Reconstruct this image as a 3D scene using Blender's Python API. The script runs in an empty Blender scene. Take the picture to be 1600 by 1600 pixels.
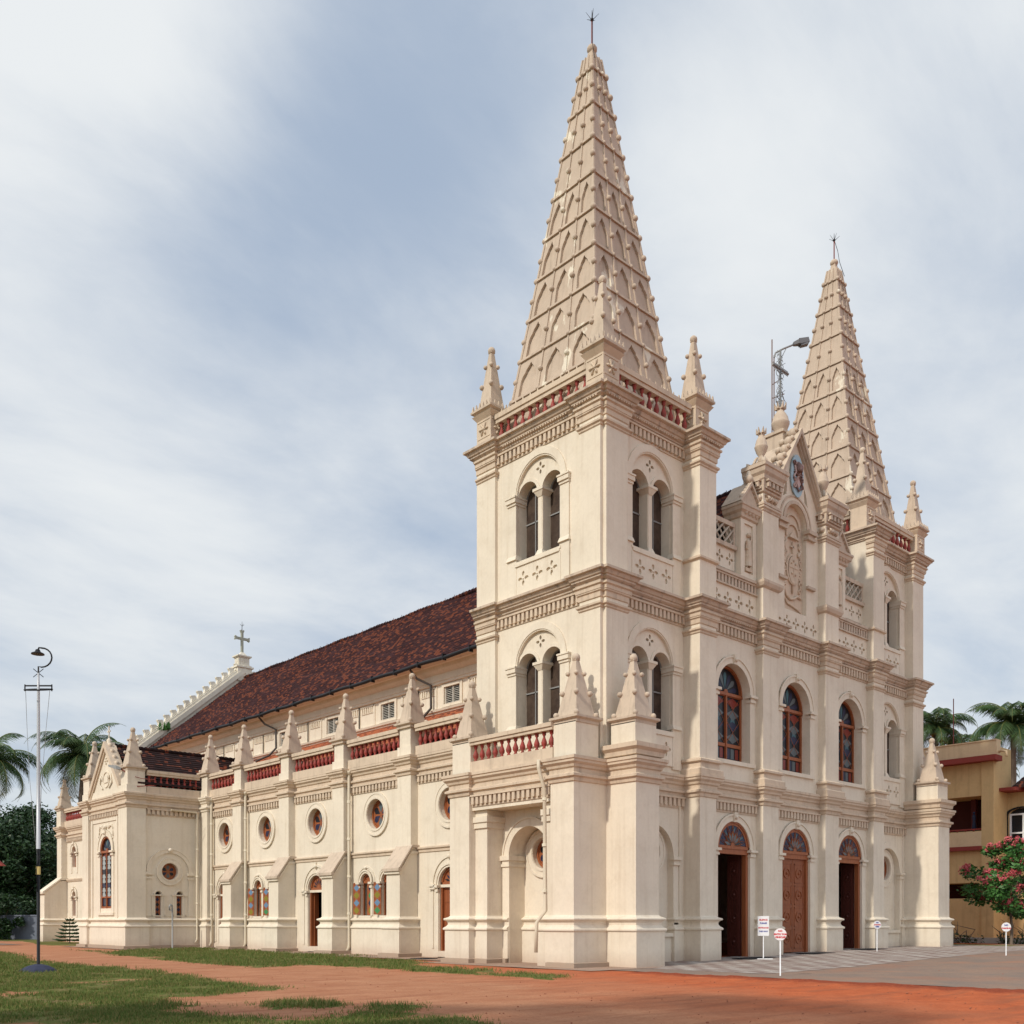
import bpy, bmesh, math, random
from mathutils import Vector, Matrix, noise
from mathutils.geometry import tessellate_polygon
random.seed(7)
R = math.radians; PI = math.pi
sc = bpy.context.scene
COL = sc.collection

# ------------------------------------------------------------------ camera
FWD = Vector((0.6779, 0.7351, 0)); RGT = Vector((0.7351, -0.6779, 0))
CAM = Vector((-25.74, -23.19, 1.6))
cam = bpy.data.cameras.new('camera'); cam.sensor_width = 36; cam.lens = 36*1540/1600
cam.shift_y = (1439-800)/1600; cam.clip_end = 6000; cam.clip_start = 0.1
co = bpy.data.objects.new('camera', cam); COL.objects.link(co)
co.location = CAM; co.rotation_euler = (PI/2, 0, math.atan2(-FWD.x, FWD.y)); sc.camera = co

# ------------------------------------------------------------------ light
SUN_DIR = Vector((1.0, 0.03, -0.82)).normalized()      # direction the light travels
su = bpy.data.lights.new('sun', 'SUN'); su.energy = 2.85; su.angle = R(2.2); su.color = (1.0, .93, .80)
so = bpy.data.objects.new('sun', su); COL.objects.link(so)
so.rotation_euler = SUN_DIR.to_track_quat('-Z', 'Y').to_euler()
elev = math.asin(-SUN_DIR.z); azi = math.atan2(-SUN_DIR.x, -SUN_DIR.y)
w = bpy.data.worlds.new('World'); sc.world = w; w.use_nodes = True
N = w.node_tree.nodes; L = w.node_tree.links; N.clear()
def wn(t, **k):
    n = N.new(t)
    for a, b in k.items(): setattr(n, a, b)
    return n
def wmath(op, a, b=None, c=None):
    n = wn('ShaderNodeMath', operation=op)
    for i, x in enumerate((a, b, c)):
        if x is None: continue
        if isinstance(x, (int, float)): n.inputs[i].default_value = x
        else: L.new(x, n.inputs[i])
    return n.outputs[0]
sky = wn('ShaderNodeTexSky', sky_type='NISHITA', sun_disc=False)
sky.sun_elevation = elev; sky.sun_rotation = azi; sky.altitude = 10; sky.air_density = 1.0; sky.dust_density = 2.0
tc = wn('ShaderNodeTexCoord'); sp = wn('ShaderNodeSeparateXYZ'); L.new(tc.outputs['Generated'], sp.inputs[0])
zc = wmath('MAXIMUM', sp.outputs[2], 0.0); zz = wmath('ADD', zc, 0.22)
px = wmath('DIVIDE', sp.outputs[0], zz); py = wmath('DIVIDE', sp.outputs[1], zz)
cb = wn('ShaderNodeCombineXYZ'); L.new(px, cb.inputs[0]); L.new(py, cb.inputs[1])
mp = wn('ShaderNodeMapping'); mp.inputs['Location'].default_value = (1.7, 0.4, 0)
mp.inputs['Rotation'].default_value = (0, 0, R(62)); mp.inputs['Scale'].default_value = (0.62, 1.0, 1)
L.new(cb.outputs[0], mp.inputs[0])
n1 = wn('ShaderNodeTexNoise'); n1.inputs['Scale'].default_value = 1.15; n1.inputs['Detail'].default_value = 7
n1.inputs['Roughness'].default_value = .5; n1.inputs['Distortion'].default_value = .35; L.new(mp.outputs[0], n1.inputs[0])
n2 = wn('ShaderNodeTexNoise'); n2.inputs['Scale'].default_value = 3.4; n2.inputs['Detail'].default_value = 8
n2.inputs['Roughness'].default_value = .6; n2.inputs['Distortion'].default_value = .3; L.new(mp.outputs[0], n2.inputs[0])
mixn = wmath('ADD', wmath('MULTIPLY', n1.outputs[0], .66), wmath('MULTIPLY', n2.outputs[0], .34))
# cover slabs that put bright and thin cloud where the photograph has them: directions in the sky
def lobe(px_, py_, pw):
    d = (FWD + RGT*((px_-800)/1540) + Vector((0, 0, (1440-py_)/1540))).normalized()
    dn = wn('ShaderNodeVectorMath', operation='DOT_PRODUCT'); L.new(tc.outputs['Generated'], dn.inputs[0])
    dn.inputs[1].default_value = d
    return wmath('POWER', wmath('MAXIMUM', dn.outputs['Value'], 0.0), pw)
acc = mixn
for a, b, pw, wt in ((60, 80, 26, .25), (230, 470, 60, .06), (420, 330, 110, -.12), (680, 110, 70, -.13), (100, 760, 60, .10),
                     (1450, 120, 60, .12), (1130, 360, 120, .10), (1500, 520, 60, -.08), (380, 560, 90, -.09), (1330,1030,90,.04), (90, 930, 80, -.06), (330,940,150,.07), (40,480,90,-.10), (600,640,90,.06)):
    acc = wmath('ADD', acc, wmath('MULTIPLY', lobe(a, b, pw), wt))
cr = wn('ShaderNodeValToRGB'); L.new(acc, cr.inputs[0])
cr.color_ramp.interpolation = 'EASE'
cr.color_ramp.elements[0].position = .33; cr.color_ramp.elements[0].color = (0, 0, 0, 1)
cr.color_ramp.elements[1].position = .66; cr.color_ramp.elements[1].color = (1, 1, 1, 1)
skm = wn('ShaderNodeVectorMath', operation='SCALE'); L.new(sky.outputs[0], skm.inputs[0]); skm.inputs['Scale'].default_value = .12
# thin cloud veil over the blue everywhere, thick bright cloud on top of it
veil = wn('ShaderNodeMixRGB'); veil.inputs[0].default_value = .80; L.new(skm.outputs[0], veil.inputs[1]); veil.inputs[2].default_value = (.45, .545, .685, 1)
mx = wn('ShaderNodeMixRGB'); L.new(cr.outputs[0], mx.inputs[0]); L.new(veil.outputs[0], mx.inputs[1]); mx.inputs[2].default_value = (.83, .86, .88, 1)
hz = wn('ShaderNodeMixRGB'); L.new(wmath('MULTIPLY', wmath('POWER', wmath('SUBTRACT', 1.0, zc), 7.0), .75), hz.inputs[0])
L.new(mx.outputs[0], hz.inputs[1]); hz.inputs[2].default_value = (.60, .67, .72, 1)
# added gain: unseen sky behind the camera brightened to fill the shaded front
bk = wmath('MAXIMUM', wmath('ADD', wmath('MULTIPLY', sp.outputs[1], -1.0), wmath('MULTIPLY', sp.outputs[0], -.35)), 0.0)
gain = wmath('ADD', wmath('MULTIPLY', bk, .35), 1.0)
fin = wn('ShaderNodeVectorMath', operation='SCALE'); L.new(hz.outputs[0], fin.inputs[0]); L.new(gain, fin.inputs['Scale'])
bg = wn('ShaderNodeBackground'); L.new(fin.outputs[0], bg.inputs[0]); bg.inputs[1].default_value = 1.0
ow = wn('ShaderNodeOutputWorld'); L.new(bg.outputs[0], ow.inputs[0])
sc.view_settings.view_transform = 'Standard'; sc.view_settings.look = 'None'; sc.view_settings.gamma = 1
sc.view_settings.exposure = 0.0
sc.cycles.max_bounces = 6

# ------------------------------------------------------------------ materials
MATS = {}
def mat(name, col, rough=.8, metal=0, spec=.3):
    if name in MATS: return MATS[name]
    m = bpy.data.materials.new(name); m.use_nodes = True
    b = m.node_tree.nodes['Principled BSDF']
    b.inputs['Base Color'].default_value = (*col, 1); b.inputs['Roughness'].default_value = rough
    b.inputs['Metallic'].default_value = metal; b.inputs['Specular IOR Level'].default_value = spec
    MATS[name] = m; return m
class NT:
    def __init__(s, m):
        s.t = m.node_tree; s.n = s.t.nodes; s.l = s.t.links; s.b = s.n['Principled BSDF']
        s.pos = s.n.new('ShaderNodeNewGeometry').outputs['Position']
    def mapping(s, scale=(1, 1, 1), rot=(0, 0, 0), loc=(0, 0, 0), src=None):
        q = s.n.new('ShaderNodeMapping'); q.inputs['Scale'].default_value = scale; q.inputs['Rotation'].default_value = rot
        q.inputs['Location'].default_value = loc; s.l.new(src or s.pos, q.inputs[0]); return q.outputs[0]
    def noise(s, scale, detail=5, rough=.55, vec=None, out=0):
        q = s.n.new('ShaderNodeTexNoise'); q.inputs['Scale'].default_value = scale; q.inputs['Detail'].default_value = detail
        q.inputs['Roughness'].default_value = rough; s.l.new(vec or s.pos, q.inputs[0]); return q.outputs[out]
    def ramp(s, fac, stops, interp='LINEAR'):
        q = s.n.new('ShaderNodeValToRGB'); s.l.new(fac, q.inputs[0]); e = q.color_ramp.elements; q.color_ramp.interpolation = interp
        for i, (p, c) in enumerate(stops):
            x = e[i] if i < 2 else e.new(p)
            x.position = p; x.color = (c, c, c, 1) if isinstance(c, (int, float)) else (*c, 1)
        return q.outputs[0]
    def mix(s, fac, a, b, mode='MIX'):
        q = s.n.new('ShaderNodeMixRGB'); q.blend_type = mode
        for i, x in enumerate((fac, a, b)):
            if isinstance(x, (int, float)): q.inputs[i].default_value = x if i == 0 else (x, x, x, 1)
            elif isinstance(x, tuple): q.inputs[i].default_value = (*x, 1)
            else: s.l.new(x, q.inputs[i])
        return q.outputs[0]
    def math(s, op, a, b=None):
        q = s.n.new('ShaderNodeMath'); q.operation = op
        for i, x in enumerate((a, b)):
            if x is None: continue
            if isinstance(x, (int, float)): q.inputs[i].default_value = x
            else: s.l.new(x, q.inputs[i])
        return q.outputs[0]
    def col(s, x): s.l.new(x, s.b.inputs['Base Color'])
    def bump(s, h, strength=.3, dist=.02):
        q = s.n.new('ShaderNodeBump'); q.inputs['Strength'].default_value = strength; q.inputs['Distance'].default_value = dist
        s.l.new(h, q.inputs['Height']); s.l.new(q.outputs[0], s.b.inputs['Normal'])
def plaster(name, base, dirt, amount=.5, streak=.5):
    m = mat(name, base, .88, 0, .2); t = NT(m)
    big = t.noise(.35, 4); fine = t.noise(9, 5); mid = t.noise(1.6, 6, .65)
    c = t.mix(t.ramp(big, [(.3, 0), (.7, 1)]), tuple(x*.93 for x in base), tuple(min(1, x*1.04) for x in base))
    c = t.mix(t.math('MULTIPLY', t.ramp(mid, [(.5, 0), (.72, 1)]), .35*amount), c, dirt)
    st = t.noise(1, 5, .6, vec=t.mapping((4.5, 4.5, .22)))
    c = t.mix(t.math('MULTIPLY', t.ramp(st, [(.52, 0), (.74, 1)]), .55*streak), c, dirt)
    rp_ = t.noise(.55, 3, .4, vec=t.mapping((1, 1, 1.4), loc=(5, 9, 2))); c = t.mix(t.math('MULTIPLY', t.ramp(rp_, [(.50, 0), (.52, 1)]), .16*amount), c, tuple(min(1, x*.86) for x in base))
    c = t.mix(.12, c, t.ramp(fine, [(.3, .5), (.7, 1)]), 'MULTIPLY')
    # rain-splash grime low on the wall
    z = t.n.new('ShaderNodeSeparateXYZ'); t.l.new(t.pos, z.inputs[0])
    low = t.ramp(t.math('ADD', z.outputs[2], t.math('MULTIPLY', mid, .8)), [(.45, 1), (1.5, 0)])
    c = t.mix(t.math('MULTIPLY', low, .42), c, (.38, .235, .165))
    t.col(c); t.bump(t.noise(28, 4), .25, .012)
    return m
cream = plaster('cream_plaster', (.775, .69, .57), (.50, .40, .29), .7, .6)
trim = plaster('tan_moulding_plaster', (.65, .525, .405), (.27, .21, .165), .8, .75)
weather = plaster('weathered_tan_plaster', (.59, .48, .38), (.25, .195, .155), .9, .9)
white = plaster('lime_white_plaster', (.78, .725, .62), (.42, .36, .28), .6, .6)
def spire_mat():
    m = plaster('spire_plaster', (.55, .44, .35), (.30, .235, .18), .8, .8); t = NT(m)
    src = t.b.inputs['Base Color'].links[0].from_socket
    n = t.noise(.9, 6, .6, vec=t.mapping((1, 1, .45))); f = t.ramp(n, [(.60, 0), (.63, 1)])
    t.col(t.mix(t.math('MULTIPLY', f, .75), src, (.78, .72, .60))); return m
spirem = spire_mat()
dirtycor = plaster('sooty_cornice_plaster', (.59, .475, .375), (.13, .11, .10), 1.0, 1.25)
stone = plaster('grey_footing_cement', (.43, .355, .28), (.22, .19, .16), .8, .4)
redbal = mat('red_painted_baluster', (.30, .045, .035), .6); t = NT(redbal); t.col(t.mix(t.ramp(t.noise(6, 5), [(.4, 0), (.75, 1)]), (.33, .05, .04), (.20, .06, .05)))
def woodmat(name, c1, c2, rough=.45):
    m = mat(name, c1, rough, 0, .4); t = NT(m); n = t.noise(1, 6, .6, vec=t.mapping((14, 14, 1.2)))
    t.col(t.mix(t.ramp(n, [(.3, 0), (.7, 1)]), c1, c2)); t.bump(n, .2, .01); return m
wood = woodmat('red_brown_frame_wood', (.36, .115, .043), (.25, .075, .028))
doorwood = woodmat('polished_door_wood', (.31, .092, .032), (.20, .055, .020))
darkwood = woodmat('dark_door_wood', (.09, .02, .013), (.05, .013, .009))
def glass(name, col, rough=.32):
    m = mat('glass_'+name, col, rough, 0, .35); t = NT(m); t.bump(t.noise(22, 2), .15, .01); return m
G_blue = glass('blue', (.02, .023, .06)); G_pale = glass('pale', (.105, .125, .135)); G_dark = glass('dark', (.012, .014, .02))
G_red = glass('red', (.20, .03, .02)); G_green = glass('green', (.06, .24, .09)); G_yel = glass('yellow', (.24, .20, .025)); G_sky = glass('light_blue', (.14, .24, .38))
G_orange = glass('orange', (.25, .06, .015)); G_teal = glass('teal', (.05, .13, .16))
GL = [G_blue, G_pale, G_dark, G_red, G_green, G_yel, G_sky, G_orange, G_teal]
brownnet = mat('brown_dusty_screen', (.085, .055, .038), .55); t = NT(brownnet); t.col(t.mix(t.ramp(t.noise(2.5, 6, .7), [(.35, 0), (.7, 1)]), (.038, .022, .016), (.09, .06, .043)))
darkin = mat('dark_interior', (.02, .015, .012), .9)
greymetal = mat('grey_painted_metal', (.30, .30, .30), .5, .3); blackmetal = mat('black_iron', (.025, .025, .028), .5, .5)
pipem = mat('cream_pipe', (.62, .54, .42), .55); rust = mat('rusty_red_rod', (.18, .04, .03), .7)
silver = mat('weathered_silver_iron', (.28, .28, .27), .5, .6)
signwhite = mat('white_painted_sign', (.80, .80, .82), .5); signred = mat('red_sign_lettering', (.55, .02, .03), .6); signblue = mat('blue_sign_lettering', (.03, .04, .30), .6)
mato = mat('dark_door_mat', (.025, .025, .028), .95)
shutgrey = mat('grey_louvre', (.55, .52, .47), .7)
lampwhite = mat('lamp_shell_grey', (.16, .16, .17), .5, .2)
bluepl = mat('pale_blue_plaque', (.38, .53, .62), .7); plbrown = mat('dark_carved_ornament', (.20, .13, .12), .7); plpink = mat('pink_carved_ornament', (.50, .37, .35), .7); G_white = glass('white', (.34, .38, .38))
def roofmat(name, thresh, dark, org, sx=1.0):
    m = mat(name, dark, .85, 0, .15); t = NT(m)
    sepp = t.n.new('ShaderNodeSeparateXYZ'); t.l.new(t.pos, sepp.inputs[0])
    cbn = t.n.new('ShaderNodeCombineXYZ')
    a, b = (1, 0) if sx > 0 else (0, 1)
    t.l.new(sepp.outputs[a], cbn.inputs[0]); t.l.new(sepp.outputs[b], cbn.inputs[1])
    br = t.n.new('ShaderNodeTexBrick'); t.l.new(cbn.outputs[0], br.inputs[0])
    br.inputs['Color1'].default_value = (0, 0, 0, 1); br.inputs['Color2'].default_value = (1, 1, 1, 1); br.inputs['Mortar'].default_value = (.1, .1, .1, 1)
    br.inputs['Scale'].default_value = 1; br.inputs['Brick Width'].default_value = .24; br.inputs['Row Height'].default_value = .178
    br.inputs['Mortar Size'].default_value = .012; br.offset = .5
    v = t.math('ADD', t.math('MULTIPLY', br.outputs[0], .62), t.math('MULTIPLY', t.noise(.5, 5, .65), .62))
    c = t.mix(t.ramp(v, [(thresh, 0), (thresh+.16, 1)]), t.mix(t.ramp(t.noise(1.3, 5), [(.35, 0), (.7, 1)]), dark, tuple(x*1.9 for x in dark)), org)
    t.col(c); t.bump(t.math('SUBTRACT', 1, br.outputs[1]), .5, .03); return m
roofm = roofmat('old_clay_tile_roof', .70, (.030, .011, .012), (.17, .05, .027))
roofx = roofmat('transept_clay_tile_roof', .80, (.022, .012, .012), (.28, .08, .04), -1)
roofo = roofmat('orange_clay_tile_roof', .38, (.12, .04, .025), (.42, .13, .06))
leafm = {}
def leafmat(name, c1, c2, rough=.5):
    m = mat(name, c1, rough, 0, .35); t = NT(m); oi = t.noise(.9, 3); fine = t.noise(7, 2)
    c = t.mix(t.ramp(oi, [(.35, 0), (.65, 1)]), c1, c2); c = t.mix(t.ramp(fine, [(.35, 0), (.7, .6)]), c, tuple(x*1.5 for x in c2)); t.col(c)
    t.b.inputs['Transmission Weight'].default_value = 0
    return m
palml = leafmat('palm_leaf_green', (.028, .062, .026), (.05, .10, .03)); palmy = leafmat('yellowing_palm_leaf', (.16, .15, .04), (.10, .12, .03))
dleaf = leafmat('dark_broad_leaf', (.012, .034, .012), (.022, .055, .016)); bark = woodmat('palm_bark', (.10, .075, .055), (.17, .13, .10), .9)
gleaf = leafmat('glossy_green_leaf', (.025, .085, .018), (.05, .14, .03)); pink = mat('pink_blossom', (.58, .12, .14), .6)
yel1 = plaster('ochre_yellow_wall', (.66, .46, .23), (.30, .18, .09), .7, .6); yel2 = plaster('pale_peach_wall', (.72, .54, .34), (.35, .24, .13), .5, .4)
redtrim = mat('dull_red_ledge', (.26, .045, .035), .7)

# ------------------------------------------------------------------ mesh builder
def W(a, d, z): return Vector((a, d, z))
class MB:
    def __init__(s, xf=None): s.v = []; s.f = []; s.m = []; s.s = []; s.xf = xf
    def add(s, p):
        if s.xf: p = s.xf(p)
        s.v.append(tuple(p)); return len(s.v)-1
    def face(s, pts, mi=0, sm=False):
        s.f.append([s.add(p) for p in pts]); s.m.append(mi); s.s.append(sm)
    def idx(s, ids, mi=0, sm=False): s.f.append(list(ids)); s.m.append(mi); s.s.append(sm)
    def box(s, M, a0, a1, d0, d1, z0, z1, mi=0):
        p = [M(a, d, z) for z in (z0, z1) for (a, d) in ((a0, d0), (a1, d0), (a1, d1), (a0, d1))]
        i = [s.add(q) for q in p]
        for q in ((0, 1, 2, 3), (4, 5, 6, 7), (0, 1, 5, 4), (1, 2, 6, 5), (2, 3, 7, 6), (3, 0, 4, 7)): s.idx([i[k] for k in q], mi)
    def taper(s, M, a0, a1, d0, d1, z0, b0, b1, e0, e1, z1, mi=0):
        p = [M(a, d, z0) for (a, d) in ((a0, d0), (a1, d0), (a1, d1), (a0, d1))]+[M(a, d, z1) for (a, d) in ((b0, e0), (b1, e0), (b1, e1), (b0, e1))]
        i = [s.add(q) for q in p]
        for q in ((0, 1, 2, 3), (4, 5, 6, 7), (0, 1, 5, 4), (1, 2, 6, 5), (2, 3, 7, 6), (3, 0, 4, 7)): s.idx([i[k] for k in q], mi)
    def prism(s, M, poly, d0, d1, mi=0, mi_side=None):
        n = len(poly); A = [s.add(M(a, d0, z)) for a, z in poly]; B = [s.add(M(a, d1, z)) for a, z in poly]
        tr = tessellate_polygon([[Vector((a, z, 0)) for a, z in poly]])
        for q in tr: s.idx([B[k] for k in q], mi)
        for q in tr: s.idx([A[k] for k in q], mi)
        for i in range(n): s.idx([A[i], A[(i+1) % n], B[(i+1) % n], B[i]], mi if mi_side is None else mi_side)
    def ball(s, c, r, mi=0, n=8, sz=1.0):
        rings = max(4, n//2+1); c = Vector(c); top = s.add(c+Vector((0, 0, r*sz))); rows = []
        for j in range(1, rings):
            th = PI*j/rings
            rows.append([s.add(c+Vector((r*math.sin(th)*math.cos(2*PI*i/n), r*math.sin(th)*math.sin(2*PI*i/n), r*sz*math.cos(th)))) for i in range(n)])
        bot = s.add(c-Vector((0, 0, r*sz)))
        for i in range(n):
            k = (i+1) % n
            s.idx([top, rows[0][i], rows[0][k]], mi, True); s.idx([bot, rows[-1][k], rows[-1][i]], mi, True)
            for j in range(len(rows)-1): s.idx([rows[j][i], rows[j+1][i], rows[j+1][k], rows[j][k]], mi, True)
    def lathe(s, c, prof, n=10, mi=0, sm=True):
        c = Vector(c); rows = [[s.add(c+Vector((r*math.cos(2*PI*i/n), r*math.sin(2*PI*i/n), z))) for i in range(n)] for r, z in prof]
        for j in range(len(rows)-1):
            for i in range(n): s.idx([rows[j][i], rows[j][(i+1) % n], rows[j+1][(i+1) % n], rows[j+1][i]], mi, sm)
        s.idx(rows[0][::-1], mi); s.idx(rows[-1], mi)
    def tube(s, pts, r, n=6, mi=0):
        pts = [Vector(p) for p in pts]; rr = r if isinstance(r, (list, tuple)) else [r]*len(pts); rows = []; pu = None
        for i, p in enumerate(pts):
            t_ = (pts[min(i+1, len(pts)-1)]-pts[max(i-1, 0)])
            t_ = t_.normalized() if t_.length > 1e-9 else Vector((0, 0, 1))
            u = t_.cross(Vector((0, 0, 1)) if abs(t_.z) < .9 else Vector((1, 0, 0))) if pu is None else pu-t_*pu.dot(t_)
            if u.length < 1e-4: u = t_.orthogonal()
            u.normalize(); v_ = t_.cross(u); pu = u
            rows.append([s.add(p+u*rr[i]*math.cos(2*PI*k/n)+v_*rr[i]*math.sin(2*PI*k/n)) for k in range(n)])
        for j in range(len(rows)-1):
            for k in range(n): s.idx([rows[j][k], rows[j][(k+1) % n], rows[j+1][(k+1) % n], rows[j+1][k]], mi, True)
        s.idx(rows[0], mi); s.idx(rows[-1], mi)
    def arc(s, M, ac, zc, r0, r1, d0, d1, t0=0, t1=PI, n=18, mi=0, e=1.0):
        rows = []
        for i in range(n+1):
            t_ = t0+(t1-t0)*i/n; c_, n_ = math.cos(t_), math.sin(t_)*e
            rows.append([s.add(M(ac+r*c_, d, zc+r*n_)) for r, d in ((r0, d0), (r0, d1), (r1, d1), (r1, d0))])
        for i in range(n):
            for k in range(4): s.idx([rows[i][k], rows[i+1][k], rows[i+1][(k+1) % 4], rows[i][(k+1) % 4]], mi, False)
        if abs(t1-t0) < 2*PI-.01: s.idx(rows[0], mi); s.idx(rows[-1], mi)
    def panel(s, M, outer, holes=(), d=0, depth=.3, mi=0, back=None, revmi=None):
        ps = [outer]+list(holes); flat = [p for q in ps for p in q]
        ids = [s.add(M(a, d, z)) for a, z in flat]
        for tr in tessellate_polygon([[Vector((a, z, 0)) for a, z in q] for q in ps]): s.idx([ids[k] for k in tr], mi)
        o = len(outer)
        for h in holes:
            n = len(h); F = ids[o:o+n]; o += n; B = [s.add(M(a, d-depth, z)) for a, z in h]
            for i in range(n): s.idx([F[i], F[(i+1) % n], B[(i+1) % n], B[i]], mi if revmi is None else revmi)
            if back is not None: s.idx(B, back)
    def sweep(s, path, prof, closed=False, mi=0, caps=True):
        P = [Vector((p[0], p[1])) for p in path]; n = len(P); rows = []
        def nrm(a, b):
            d = (b-a).normalized(); return Vector((d.y, -d.x))
        for i in range(n):
            if closed: n1, n2 = nrm(P[i-1], P[i]), nrm(P[i], P[(i+1) % n])
            else:
                n1 = nrm(P[i-1], P[i]) if i > 0 else nrm(P[0], P[1]); n2 = nrm(P[i], P[i+1]) if i < n-1 else n1
            o = (n1+n2)/(1+n1.dot(n2))
            rows.append([s.add(Vector((P[i].x+o.x*u, P[i].y+o.y*u, z))) for u, z in prof])
        m = len(prof)
        for i in range(n if closed else n-1):
            a, b = rows[i], rows[(i+1) % n]
            for k in range(m-1): s.idx([a[k], b[k], b[k+1], a[k+1]], mi)
        if caps and not closed: s.idx(rows[0], mi); s.idx(rows[-1], mi)
    def build(s, name, mats, parent=None, loc=None):
        me = bpy.data.meshes.new(name); me.from_pydata(s.v, [], s.f)
        if not isinstance(mats, (list, tuple)): mats = [mats]
        for m in mats: me.materials.append(m)
        me.polygons.foreach_set('material_index', s.m); me.polygons.foreach_set('use_smooth', s.s); me.update()
        o = bpy.data.objects.new(name, me); COL.objects.link(o)
        if loc: o.location = loc
        if parent: setpar(o, parent)
        return o
WORLDPOS = {}
def wpos(o):
    p = Vector(o.location)
    return p + (wpos(o.parent) - Vector(o['_b']) if False else Vector((0, 0, 0)))
def setpar(o, p):
    o.parent = p
    inv = Matrix.Identity(4); q = p; chain = []
    while q: chain.append(q); q = q.parent
    mw = Matrix.Identity(4)
    for q in reversed(chain): mw = mw @ q.matrix_parent_inverse @ Matrix.Translation(q.location) @ q.rotation_euler.to_matrix().to_4x4()
    o.matrix_parent_inverse = mw.inverted()
def tag(o, label=None, cat=None, group=None, kind=None):
    if label: o['label'] = label
    if cat: o['category'] = cat
    if group: o['group'] = group
    if kind: o['kind'] = kind
    return o
def empty(name, loc, label, cat, group=None):
    o = bpy.data.objects.new(name, None); COL.objects.link(o); o.location = loc; tag(o, label, cat, group); return o
def copyo(o, parent=None, dloc=(0, 0, 0)):
    c = o.copy(); COL.objects.link(c); c.location = Vector(o.location)+Vector(dloc)
    if parent: c.parent = parent; c.matrix_parent_inverse = o.matrix_parent_inverse.copy()
    return c
def FR(p0, p1):
    p0 = Vector((p0[0], p0[1], 0)); p1 = Vector((p1[0], p1[1], 0)); u = (p1-p0).normalized(); n = Vector((u.y, -u.x, 0))
    return lambda a, d, z: p0+u*a+n*d+Vector((0, 0, z))
def archp(ac, h, z0, zs, n=16, rz=None):
    rz = rz or h
    return [(ac-h, z0), (ac+h, z0)]+[(ac+h*math.cos(PI*i/n), zs+rz*math.sin(PI*i/n)) for i in range(n+1)]
def circ(ac, zc, r, n=24, rz=None): return [(ac+r*math.cos(2*PI*i/n), zc+(rz or r)*math.sin(2*PI*i/n)) for i in range(n)]
def rect(a0, a1, z0, z1): return [(a0, z0), (a1, z0), (a1, z1), (a0, z1)]
def petals(ac, zc, r, n=7):
    out = []
    for k in range(4):
        th = PI/2*k; ax, az = math.cos(th), math.sin(th)
        L0, wd = r*.52, r*.24
        out.append([(ac+ax*(r*.58+L0*.72*math.cos(2*PI*i/n))-az*wd*math.sin(2*PI*i/n), zc+az*(r*.58+L0*.72*math.cos(2*PI*i/n))+ax*wd*math.sin(2*PI*i/n)) for i in range(n)])
    return out
def walls(mb, path, z0, z1, skip=(), closed=False, mi=0):
    n = len(path)
    for i in range(n if closed else n-1):
        if i in skip: continue
        a, b = path[i], path[(i+1) % n]
        mb.face([W(a[0], a[1], z0), W(b[0], b[1], z0), W(b[0], b[1], z1), W(a[0], a[1], z1)], mi)
# ------------------------------------------------------------------ ground height
def sstep(x): x = max(0, min(1, x)); return x*x*(3-2*x)
def gh(x, y): return .30*sstep((x+1)/22)

# ================================================================== THE CHURCH
ch = empty('church', (12.45, 20, 0), 'cream and tan twin-spired church with red-brown tiled roof filling the middle of the view', 'church')
MIR = lambda p: Vector((24.9-p[0], p[1], p[2]))
ID = None
def part(mb, name, mats, parent=None, label=None, kind=None):
    o = mb.build(name, mats, parent or ch); tag(o, label, kind=kind); return o

def entab(T, k=1.0):      # big cornice profile, bottom to top
    return [(0, T-.53), (.06, T-.51), (.06, T-.46), (.11, T-.44), (.11, T-.38), (.15, T-.36), (.21, T-.31), (.21, T-.25), (.26, T-.23), (.31, T-.13), (.31, T-.11), (.40, T-.09), (.40, T), (0, T+.07)]
def pilband(T): return [(0, T-.98), (.04, T-.95), (.04, T-.78), (.09, T-.74), (.09, T-.70), (.11, T-.69), (.11, T-.56), (.17, T-.52), (.17, T-.45), (0, T-.45)]
def lowcor(T): return [(0, T-.86), (.05, T-.84), (.07, T-.72), (.15, T-.68), (.15, T-.60), (.03, T-.54), (.03, T-.40), (.09, T-.36), (.11, T-.28), (.20, T-.20), (.20, T-.13), (.24, T-.10), (.24, T), (0, T+.05)]
def plinth(): return [(.14, -.6), (.14, 1.24), (.19, 1.255), (.20, 1.29), (.19, 1.33), (.11, 1.39), (.06, 1.46), (.06, 1.53), (.10, 1.60), (.17, 1.63), (.185, 1.665), (.17, 1.70), (.04, 1.75), (0, 1.80)]
def footing(): return [(.26, -.6), (.26, .17), (0, .2)]
def astr(z): return [(0, z-.04), (.04, z), (.04, z+.05), (.10, z+.10), (.10, z+.17), (0, z+.2)]
def dentils(mb, M, a0, a1, z0, z1, d=.0, proj=.13, pitch=.25, mi=0):
    mb.box(M, a0, a1, d, d+proj+.03, z1-.05, z1+.02, mi)
    n = max(1, int((a1-a0)/pitch)); p = (a1-a0)/n
    for i in range(n): mb.box(M, a0+p*(i+.22), a0+p*(i+.78), d, d+proj, z0, z1-.05, mi)
    mb.box(M, a0, a1, d, d+.04, z0-.08, z0-.003, mi)
def beads(mb, M, a0, a1, z, d, mi=0, pitch=.13):
    n = int((a1-a0)/pitch)
    for i in range(n): mb.box(M, a0+pitch*i, a0+pitch*i+.07, d, d+.035, z, z+.06, mi)
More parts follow.
